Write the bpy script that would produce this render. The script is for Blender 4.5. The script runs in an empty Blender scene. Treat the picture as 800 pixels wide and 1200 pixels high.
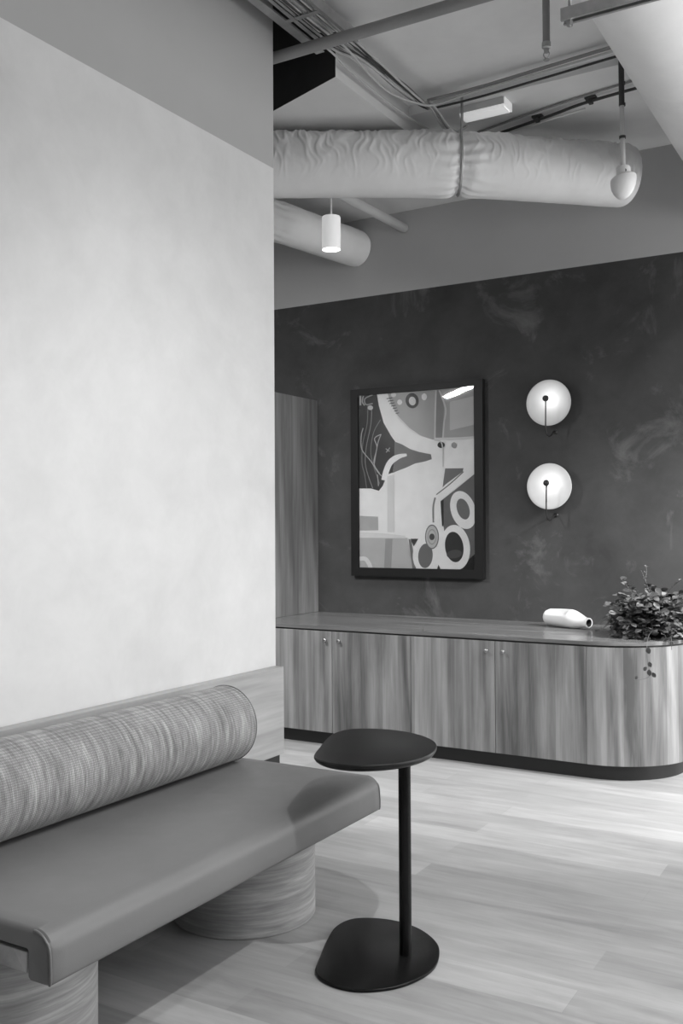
import bpy, bmesh, math, random
from mathutils import Vector, Matrix, noise
from mathutils.geometry import tessellate_polygon
random.seed(7)
S = bpy.context.scene
COL = S.collection
PI = math.pi

# ------------------------------------------------------------------ helpers
def new(name, bm, m, parent=None, smooth=False, recalc=True):
    """link a bmesh given in world coordinates as one mesh object"""
    if recalc: bmesh.ops.recalc_face_normals(bm, faces=bm.faces)
    if parent is not None:
        w = Vector(parent['_w'])
        bmesh.ops.translate(bm, verts=bm.verts, vec=-w)
    me = bpy.data.meshes.new(name); bm.to_mesh(me); bm.free()
    ms = m if isinstance(m, (list, tuple)) else [m]
    for x in ms: me.materials.append(x)
    if smooth:
        for p in me.polygons: p.use_smooth = True
    o = bpy.data.objects.new(name, me); COL.objects.link(o)
    if smooth == 'auto':
        me.set_sharp_from_angle(angle=math.radians(35))
    if parent is not None:
        root = parent['_r'] if '_r' in parent else None
        o.parent = parent
        # a mesh parent carries its vertices in its root's frame, so no extra offset
        o['_w'] = parent['_w']
    else: o['_w'] = (0.0, 0.0, 0.0)
    return o

def thing(name, loc, label, cat, group=None):
    o = bpy.data.objects.new(name, None); COL.objects.link(o)
    o.location = loc; o['_w'] = tuple(loc); o.empty_display_size = .1
    return tag(o, label, cat, group)

def tag(o, label, cat, group=None, kind=None):
    o['label'] = label; o['category'] = cat
    if group: o['group'] = group
    if kind: o['kind'] = kind
    return o

def struct(name, bm, m, smooth=False):
    o = new(name, bm, m, None, smooth); o['kind'] = 'structure'; return o

def box(bm, x0, x1, y0, y1, z0, z1, bev=0, seg=2, mi=0):
    t = bmesh.new()
    bmesh.ops.create_cube(t, size=1)
    for v in t.verts:
        v.co = Vector(((x0+x1)/2+v.co.x*(x1-x0), (y0+y1)/2+v.co.y*(y1-y0), (z0+z1)/2+v.co.z*(z1-z0)))
    if bev: bmesh.ops.bevel(t, geom=t.edges[:], offset=bev, segments=seg, affect='EDGES', profile=.5)
    merge(bm, t, mi); return bm

def merge(bm, t, mi=0):
    vm = {v: bm.verts.new(v.co) for v in t.verts}
    for f in t.faces:
        try:
            g = bm.faces.new([vm[v] for v in f.verts]); g.material_index = mi
        except ValueError: pass
    t.free()

def B(): return bmesh.new()

def tube(bm, pts, r, n=12, caps=True, mi=0, rf=None):
    """tube along pts; r number or list; rf(i,frac,theta)->radius factor"""
    pts = [Vector(p) for p in pts]; N = len(pts)
    rs = r if isinstance(r, (list, tuple)) else [r]*N
    T = []
    for i in range(N):
        a = pts[max(i-1, 0)]; b = pts[min(i+1, N-1)]; T.append((b-a).normalized())
    up = Vector((0, 0, 1)) if abs(T[0].z) < .9 else Vector((0, 1, 0))
    nrm = (up - T[0]*up.dot(T[0])).normalized()
    rings = []
    for i in range(N):
        nrm = (nrm - T[i]*nrm.dot(T[i])).normalized(); bi = T[i].cross(nrm)
        ring = []
        for k in range(n):
            a = 2*PI*k/n; R = rs[i]*(rf(i, i/(N-1), a) if rf else 1)
            ring.append(bm.verts.new(pts[i]+(nrm*math.cos(a)+bi*math.sin(a))*R))
        rings.append(ring)
    for i in range(N-1):
        for k in range(n):
            f = bm.faces.new((rings[i][k], rings[i][(k+1) % n], rings[i+1][(k+1) % n], rings[i+1][k])); f.material_index = mi
    if caps:
        bm.faces.new(rings[0][::-1]).material_index = mi; bm.faces.new(rings[-1]).material_index = mi
    return bm

def lathe(bm, prof, c, axis='z', n=48, mi=0):
    c = Vector(c); rings = []
    for r, h in prof:
        if r < 1e-6: rings.append([bm.verts.new(c+axv(axis, 0, 0, h))]); continue
        rings.append([bm.verts.new(c+axv(axis, r*math.cos(2*PI*k/n), r*math.sin(2*PI*k/n), h)) for k in range(n)])
    for a, b in zip(rings, rings[1:]):
        for k in range(n):
            l = (k+1) % n
            if len(a) == 1 and len(b) == 1: continue
            if len(a) == 1: f = bm.faces.new((a[0], b[l], b[k]))
            elif len(b) == 1: f = bm.faces.new((a[k], a[l], b[0]))
            else: f = bm.faces.new((a[k], a[l], b[l], b[k]))
            f.material_index = mi
    return bm

def axv(axis, a, b, h):
    return Vector((a, b, h)) if axis == 'z' else Vector((a, h, b)) if axis == 'y' else Vector((h, a, b))

def prism(bm, poly, z0, z1, axis='z', mi=0):
    """extrude a polygon; axis z: (x,y); axis y: (x,z)"""
    f3 = (lambda p, h: Vector((p[0], p[1], h))) if axis == 'z' else (lambda p, h: Vector((p[0], h, p[1])))
    a = [bm.verts.new(f3(p, z0)) for p in poly]; b = [bm.verts.new(f3(p, z1)) for p in poly]
    n = len(poly)
    fs = [bm.faces.new(a[::-1]), bm.faces.new(b)]
    for i in range(n): fs.append(bm.faces.new((a[i], a[(i+1) % n], b[(i+1) % n], b[i])))
    for f in fs: f.material_index = mi
    return bm

def spline(P, k=10, closed=False):
    out = []; n = len(P); P = [Vector(p) for p in P]
    for i in (range(n) if closed else range(n-1)):
        p = [P[(i+j) % n] if closed else P[min(max(i+j, 0), n-1)] for j in (-1, 0, 1, 2)]
        for s in range(k):
            t = s/k
            out.append(.5*(2*p[1]+(p[2]-p[0])*t+(2*p[0]-5*p[1]+4*p[2]-p[3])*t*t+(-p[0]+3*p[1]-3*p[2]+p[3])*t**3))
    if not closed: out.append(P[-1])
    return out

# ------------------------------------------------------------------ materials
class NT:
    def __init__(s, name):
        s.m = bpy.data.materials.new(name); s.m.use_nodes = True
        s.t = s.m.node_tree; s.b = s.t.nodes['Principled BSDF']; s.L = s.t.links
    def n(s, ty, **kw):
        o = s.t.nodes.new(ty)
        for k, v in kw.items():
            if k in o.inputs.keys() if isinstance(k, str) else False: o.inputs[k].default_value = v
            else: setattr(o, k, v)
        return o
    def coord(s, scale=(1, 1, 1), rot=(0, 0, 0), loc=(0, 0, 0)):
        c = s.n('ShaderNodeTexCoord'); m = s.n('ShaderNodeMapping')
        m.inputs['Scale'].default_value = scale; m.inputs['Rotation'].default_value = rot; m.inputs['Location'].default_value = loc
        s.L.new(c.outputs['Object'], m.inputs['Vector']); return m.outputs['Vector']
    def noise(s, vec, scale, detail=4, rough=.5, dist=0):
        o = s.n('ShaderNodeTexNoise'); o.inputs['Scale'].default_value = scale; o.inputs['Detail'].default_value = detail
        o.inputs['Roughness'].default_value = rough; o.inputs['Distortion'].default_value = dist
        s.L.new(vec, o.inputs['Vector']); return o.outputs['Fac']
    def ramp(s, fac, stops, interp='LINEAR'):
        o = s.n('ShaderNodeValToRGB'); cr = o.color_ramp; cr.interpolation = interp
        while len(cr.elements) < len(stops): cr.elements.new(.5)
        for e, (p, g) in zip(cr.elements, stops):
            e.position = p; e.color = (g, g, g, 1)
        s.L.new(fac, o.inputs['Fac']); return o.outputs['Color']
    def mul(s, a, b, op='MULTIPLY'):
        o = s.n('ShaderNodeMath', operation=op)
        for i, x in enumerate((a, b)):
            if hasattr(x, 'is_output'): s.L.new(x, o.inputs[i])
            else: o.inputs[i].default_value = x
        return o.outputs[0]
    def base(s, x): s.L.new(x, s.b.inputs['Base Color'])
    def bump(s, h, strength=.3, dist=.01):
        o = s.n('ShaderNodeBump'); o.inputs['Strength'].default_value = strength; o.inputs['Distance'].default_value = dist
        s.L.new(h, o.inputs['Height']); s.L.new(o.outputs['Normal'], s.b.inputs['Normal'])
    def rough(s, r):
        if hasattr(r, 'is_output'): s.L.new(r, s.b.inputs['Roughness'])
        else: s.b.inputs['Roughness'].default_value = r

def plain(name, g, rough=.5, metal=0, var=.06, scale=8, bump=0, spec=None, coat=0):
    t = NT(name); v = t.coord()
    t.base(t.ramp(t.noise(v, scale, 5, .6), [(.25, g*(1-var)), (.75, g*(1+var))]))
    t.rough(rough); t.b.inputs['Metallic'].default_value = metal
    if spec is not None: t.b.inputs['Specular IOR Level'].default_value = spec
    if coat: t.b.inputs['Coat Weight'].default_value = coat; t.b.inputs['Coat Roughness'].default_value = .1
    if bump: t.bump(t.noise(v, scale*6, 4), bump, .004)
    return t.m

def emit(name, g, e):
    t = NT(name); t.b.inputs['Base Color'].default_value = (g, g, g, 1)
    t.b.inputs['Emission Color'].default_value = (1, 1, 1, 1); t.b.inputs['Emission Strength'].default_value = e
    return t.m

def limewash(name, lo, hi, patch=None):
    t = NT(name); v = t.coord()
    a = t.noise(v, 1.3, 6, .62, .6); b = t.noise(v, 6, 6, .65, .3)
    m = t.mul(t.mul(a, .62), t.mul(b, .38), 'ADD')
    c = t.ramp(m, [(.34, lo), (.66, hi)])
    if patch:
        p = t.noise(t.coord(loc=(3.1, 0, 7.7)), 2.6, 8, .68, .9)
        q = t.ramp(p, [(.56, 0), (.74, patch)])
        mx = t.n('ShaderNodeMixRGB', blend_type='ADD'); mx.inputs['Fac'].default_value = 1
        t.L.new(c, mx.inputs[1]); t.L.new(q, mx.inputs[2]); c = mx.outputs[0]
    t.base(c); t.rough(.85); t.b.inputs['Specular IOR Level'].default_value = .25
    t.bump(b, .12, .004); return t.m

def wood(name, lo, hi, axis, leaf=.11, rough=.45, fine=26, vary=.35):
    """axis = grain direction 0/1/2; leaf = veneer leaf width"""
    t = NT(name)
    sc = [1, 1, 1]; sc[axis] = .045
    v = t.coord(scale=tuple(sc)); v2 = t.coord(scale=tuple(x if x == 1 else .10 for x in sc))
    g1 = t.noise(v, fine, 5, .65, .25); g2 = t.noise(v2, 9, 4, .6, .7)
    w = t.n('ShaderNodeTexWave', wave_type='BANDS', bands_direction='DIAGONAL'); w.inputs['Scale'].default_value = 4
    w.inputs['Distortion'].default_value = 9; w.inputs['Detail'].default_value = 3; w.inputs['Detail Scale'].default_value = 1.2
    t.L.new(v2, w.inputs['Vector'])
    m = t.mul(t.mul(t.mul(g1, .46), t.mul(g2, .46), 'ADD'), t.mul(w.outputs['Fac'], .08), 'ADD')
    # leaf to leaf tone
    c = t.n('ShaderNodeTexCoord'); sp = t.n('ShaderNodeSeparateXYZ'); t.L.new(c.outputs['Object'], sp.inputs[0])
    ax = [0, 1, 2]; ax.remove(axis)
    s0 = t.mul(sp.outputs[ax[0]], t.mul(sp.outputs[ax[1]], .83), 'ADD')
    wn = t.n('ShaderNodeTexWhiteNoise', noise_dimensions='1D')
    t.L.new(t.mul(t.mul(s0, 1/leaf), 0, 'FLOOR'), wn.inputs['W'])
    m = t.mul(m, t.mul(t.mul(wn.outputs['Value'], .5, 'SUBTRACT'), vary*.3), 'ADD')
    t.base(t.ramp(m, [(.3, lo), (.5, (lo+hi)/2), (.68, hi)]))
    t.rough(rough); t.bump(g1, .08, .002); return t.m

M = {}
M['plaster'] = limewash('pale_limewash', .60, .72)
M['grey_paint'] = plain('grey_paint', .42, .8, var=.03, scale=2)
M['upper_paint'] = plain('upper_wall_paint', .50, .8, var=.04, scale=2)
M['dark_plaster'] = limewash('dark_limewash', .050, .084, .085)
M['slab'] = plain('concrete_slab', .80, .9, var=.10, scale=1.6, bump=.15)
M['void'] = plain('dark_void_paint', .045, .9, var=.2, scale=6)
M['soffit'] = plain('soffit_board', .68, .9, var=.06, scale=2)
M['duct'] = plain('duct_wrap', .80, .62, var=.05, scale=5, bump=.12)
M['duct2'] = plain('duct_wrap_smooth', .80, .55, var=.04, scale=5, bump=.08)
M['pipe_grey'] = plain('painted_pipe', .26, .5, var=.1, scale=6)
M['pipe_white'] = plain('white_pipe', .6, .5)
M['galv'] = plain('galvanised_steel', .42, .38, metal=.7, var=.2, scale=14)
M['cable_l'] = plain('light_cable', .5, .6); M['cable_m'] = plain('grey_cable', .28, .6); M['cable_d'] = plain('dark_cable', .05, .6)
M['white'] = plain('white_enamel', .8, .4, var=.02)
M['black'] = plain('black_steel', .010, .40, var=.1, spec=.3)
M['black_gloss'] = plain('black_gloss_lacquer', .007, .25, var=.1, spec=.22)
M['black_soft'] = plain('black_plinth', .014, .45, var=.1)
M['frame'] = plain('black_frame', .012, .5, var=.15, spec=.25)
M['cab'] = wood('cabinet_oak', .09, .38, 2, leaf=.105, rough=.42, vary=.8)
M['cab_dark'] = wood('tall_cabinet_wood', .07, .28, 2, leaf=.12, vary=.6)
M['top'] = wood('worktop_wood', .11, .26, 0, leaf=.2, rough=.24)
M['bench_wood'] = wood('bench_oak', .25, .48, 1, leaf=.3, rough=.45)
M['white_ceramic'] = plain('matt_ceramic', .86, .5, var=.03, scale=5)
M['leaf'] = plain('leaf_green', .085, .38, var=.45, scale=30)
M['leaf2'] = plain('leaf_pale', .19, .4, var=.35, scale=30)
M['stem'] = plain('stem_green', .12, .5)
M['soil'] = plain('soil', .03, .9)
M['pot'] = plain('dark_pot', .02, .5)
M['brass'] = plain('dark_bronze', .05, .35, metal=.6)
M['knob'] = plain('brushed_knob', .32, .35, metal=.8)
M['lit'] = emit('lamp_diffuser', .8, 6)
M['lit_glass'] = emit('frosted_lamp_glass', .8, .38)
M['lit_soft'] = emit('batten_diffuser', .8, .35)

def m_floor():
    t = NT('plank_floor'); v = t.coord(loc=(.37, .07, 0))
    br = t.n('ShaderNodeTexBrick'); br.offset = .37; br.squash = 1
    for k, x in (('Scale', 1), ('Mortar Size', .0012), ('Brick Width', 1.3), ('Row Height', .15), ('Bias', 0), ('Mortar Smooth', .3)):
        br.inputs[k].default_value = x
    br.inputs['Color1'].default_value = (0, 0, 0, 1); br.inputs['Color2'].default_value = (1, 1, 1, 1); br.inputs['Mortar'].default_value = (.2, .2, .2, 1)
    t.L.new(v, br.inputs['Vector'])
    g1 = t.noise(t.coord(scale=(.10, 1, 1)), 30, 6, .65, .5); g2 = t.noise(t.coord(scale=(.2, 1, 1), loc=(5, 1, 0)), 7, 4, .6, 1.0)
    sp = t.n('ShaderNodeSeparateColor'); t.L.new(br.outputs['Color'], sp.inputs[0])
    m = t.mul(t.mul(t.mul(g1, .40), t.mul(g2, .40), 'ADD'), t.mul(sp.outputs[0], .20), 'ADD')
    t.base(t.ramp(m, [(.30, .25), (.5, .36), (.7, .48)])); t.rough(t.ramp(g1, [(.3, .34), (.7, .5)]))
    t.bump(g1, .05, .002); return t.m
M['floor'] = m_floor()

def m_leather():
    t = NT('grey_leather'); v = t.coord()
    t.base(t.ramp(t.noise(v, 2.2, 4), [(.3, .130), (.7, .155)])); t.rough(t.ramp(t.noise(v, 9, 4), [(.3, .40), (.7, .52)]))
    t.b.inputs['Specular IOR Level'].default_value = .55
    vo = t.n('ShaderNodeTexVoronoi'); vo.inputs['Scale'].default_value = 420; t.L.new(v, vo.inputs['Vector'])
    t.bump(vo.outputs['Distance'], .10, .001); return t.m
M['leather'] = m_leather()

def m_fabric():
    t = NT('woven_fabric')
    band = t.noise(t.coord(scale=(.12, 1, .12)), 60, 5, .75)       # irregular rings running round the bolster
    wide = t.noise(t.coord(scale=(.2, 1, .2)), 10, 3, .6)
    w1 = t.n('ShaderNodeTexWave', wave_type='BANDS', bands_direction='Y'); w1.inputs['Scale'].default_value = 62
    w2 = t.n('ShaderNodeTexWave', wave_type='BANDS', bands_direction='Z'); w2.inputs['Scale'].default_value = 48
    for w in (w1, w2): w.inputs['Distortion'].default_value = 1.5; t.L.new(t.coord(), w.inputs['Vector'])
    wv = t.mul(w1.outputs['Fac'], w2.outputs['Fac'])
    m = t.mul(t.mul(t.mul(band, .70), t.mul(wide, .15), 'ADD'), t.mul(wv, .16), 'ADD')
    t.base(t.ramp(m, [(.30, .11), (.48, .25), (.64, .50)])); t.rough(.9)
    t.b.inputs['Sheen Weight'].default_value = .15
    t.bump(wv, .45, .003); return t.m
M['fabric'] = m_fabric()

def m_glass():
    t = NT('picture_glass'); t.t.nodes.remove(t.b)
    out = [n for n in t.t.nodes if n.type == 'OUTPUT_MATERIAL'][0]
    tr = t.n('ShaderNodeBsdfTransparent'); gl = t.n('ShaderNodeBsdfGlossy'); gl.inputs['Roughness'].default_value = .02
    fr = t.n('ShaderNodeFresnel'); fr.inputs['IOR'].default_value = 1.5; mx = t.n('ShaderNodeMixShader')
    t.L.new(fr.outputs[0], mx.inputs[0]); t.L.new(tr.outputs[0], mx.inputs[1]); t.L.new(gl.outputs[0], mx.inputs[2])
    t.L.new(mx.outputs[0], out.inputs['Surface']); return t.m
M['glass'] = m_glass()

def m_disc():
    t = NT('opal_glass'); v = t.coord()
    t.base(t.ramp(t.noise(v, 12, 3), [(.3, .58), (.7, .62)])); t.rough(.45); return t.m
M['opal'] = m_disc()

# ------------------------------------------------------------------ constants
YW = 5.95          # back wall face
XW = -2.478        # bright side wall face
WE = 3.615         # where that wall ends
ZS, ZB = 3.61, 3.51
PAINT = 2.958

# ------------------------------------------------------------------ the room
bm = B(); box(bm, -4.45, 4.2, -3.6, 9.6, -.12, 0); struct('floor', bm, M['floor'])
bm = B(); box(bm, -4.3, -.85, YW, YW+.15, 0, PAINT, mi=0); box(bm, -4.3, -.85, YW, YW+.15, PAINT, 4.1, mi=1)
struct('wall_back', bm, [M['dark_plaster'], M['upper_paint']])
bm = B(); box(bm, XW-.13, XW, -3.6, WE, 0, 2.970, mi=0); box(bm, XW-.13, XW, -3.6, WE, 2.970, 4.1, mi=1)
struct('wall_left', bm, [M['plaster'], M['grey_paint']])
bm = B(); box(bm, -4.45, -4.3, -3.6, 6.1, 0, 4.1); struct('wall_far_left', bm, M['dark_plaster'])
# ceiling slab: near field a little higher than the strip by the back wall; open dark void at the left
bm = B()
box(bm, -2.37, 4.2, -3.6, 4.78, 3.66, 3.85)
box(bm, -2.37, 4.2, 4.78, 9.6, ZS, 3.85)
box(bm, -4.3, XW-.13, -3.6, 2.2, 3.66, 3.85)
struct('ceiling', bm, M['slab'])
bm = B(); box(bm, -4.3, 4.2, -3.6, 6.1, 4.1, 4.2); struct('ceiling_void', bm, M['void'])
# dropped soffit at the left of the ceiling, with its dark end turned to the room
bm = B()
poly = [(-2.369, 3.986), (-2.369, YW), (-4.3, YW), (-4.3, 4.65)]
a = [bm.verts.new((x, y, ZB)) for x, y in poly]; b = [bm.verts.new((x, y, 4.1)) for x, y in poly]
bm.faces.new(a); 
for i in range(4):
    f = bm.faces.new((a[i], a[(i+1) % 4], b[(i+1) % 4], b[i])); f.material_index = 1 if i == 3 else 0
bm.faces.new(b)
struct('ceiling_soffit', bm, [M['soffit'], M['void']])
# beyond the frame, past the end of the dark wall, the room runs on to a window wall
bm = B()
box(bm, -.85, 4.2, 9.45, 9.6, 0, .3); box(bm, -.85, 4.2, 9.45, 9.6, 2.95, 4.1); box(bm, -.85, -.3, 9.45, 9.6, .3, 2.95)
struct('wall_far_back', bm, M['grey_paint'])
bm = B()
for x in (-.3, 1.17, 2.64, 4.1): box(bm, x, x+.06, 9.48, 9.56, .3, 2.95)
box(bm, -.3, 4.16, 9.48, 9.56, .3, .36); box(bm, -.3, 4.16, 9.48, 9.56, 2.89, 2.95)
struct('window_1', bm, M['black'])
bm = B(); box(bm, 4.2, 4.35, 1.0, 9.6, 0, 4.1); struct('wall_right', bm, M['grey_paint'])

# ------------------------------------------------------------------ low cabinet run
YF = 5.08; CX, CY, CR = -1.497, 5.535, .455
def door_unit(x0, x1, label, knobs, panels):
    t = thing('base_cabinet', ((x0+x1)/2, 5.5, .083), label, 'cabinet')
    bm = B(); box(bm, x0+.001, x1-.001, YF+.022, YW-.01, .083, .702); new('carcass', bm, M['cab'], t)
    for (a, b), kx in zip(panels, knobs):
        bm = B(); box(bm, a+.0016, b-.0016, YF, YF+.020, .083, .702, bev=.0012, seg=1)
        d = new('door', bm, M['cab'], t)
        if kx is not None:
            bm = B()
            lathe(bm, [(0, 0), (.006, 0), (.006, -.010), (.010, -.014), (.0115, -.019), (.010, -.023), (0, -.024)], (kx, YF, .648), 'y', 20)
            new('knob', bm, M['knob'], d, True)
    return t
door_unit(-3.60, -2.531, 'two-door wooden base cabinet nearest the pale wall, small round knobs', (-3.108, -3.010), ((-3.60, -3.066), (-3.066, -2.531)))
door_unit(-2.531, -1.497, 'two-door wooden base cabinet in the middle, beside the rounded end', (-2.055, -1.958), ((-2.531, -2.009), (-2.009, -1.497)))
def d_poly(r, x0, yb=YW-.01, n=28, inset=0):
    P = [(x0, yb)]+([(x0, CY-r)] if x0 < CX-.01 else [])
    P += [(CX+r*math.sin(a), CY-r*math.cos(a)) for a in [PI/2*i/n for i in range(n+1)]]
    P += [(CX+r, yb)]
    return P
t = thing('rounded_end_cabinet', (CX+.1, 5.6, .083), 'rounded wooden end cabinet curving away under the plant', 'cabinet')
bm = B(); prism(bm, d_poly(CR, -1.4968), .083, .702); new('curved_front', bm, M['cab'], t, 'auto')
bm = B(); prism(bm, d_poly(CR-.045, -4.3), 0, .083)
tag(new('cabinet_plinth', bm, M['black_soft'], None, 'auto'), 'black recessed plinth running under the whole low cabinet run', 'plinth')
bm = B(); box(bm, -4.29, -3.602, YF, YW-.01, .083, .702, bev=.001, seg=1)
tag(new('base_cabinet', bm, M['cab']), 'plain wooden base cabinet behind the end of the pale wall', 'cabinet')
t = thing('worktop', (-2.6, 5.5, .702), 'long wooden worktop with rounded end over the low cabinets', 'worktop')
bm = B(); prism(bm, d_poly(CR-.008, -4.29, YW-.003), .702, .712); new('shadow_gap', bm, M['black_soft'], t, 'auto')['label'] = 'black recessed strip'
bm = B(); prism(bm, d_poly(CR+.001, -4.3, YW-.001), .712, .731)
bmesh.ops.bevel(bm, geom=[e for e in bm.edges if all(v.co.z > .73 for v in e.verts)], offset=.002, segments=2, affect='EDGES')
new('top_board', bm, M['top'], t, 'auto')
bm = B(); box(bm, -4.28, -3.70, 5.12, YW-.002, .7312, 2.254, bev=.0015, seg=1)
tag(new('tall_cabinet', bm, M['cab_dark']), 'tall wooden wall cabinet standing on the worktop beside the pale wall', 'cabinet')

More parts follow.
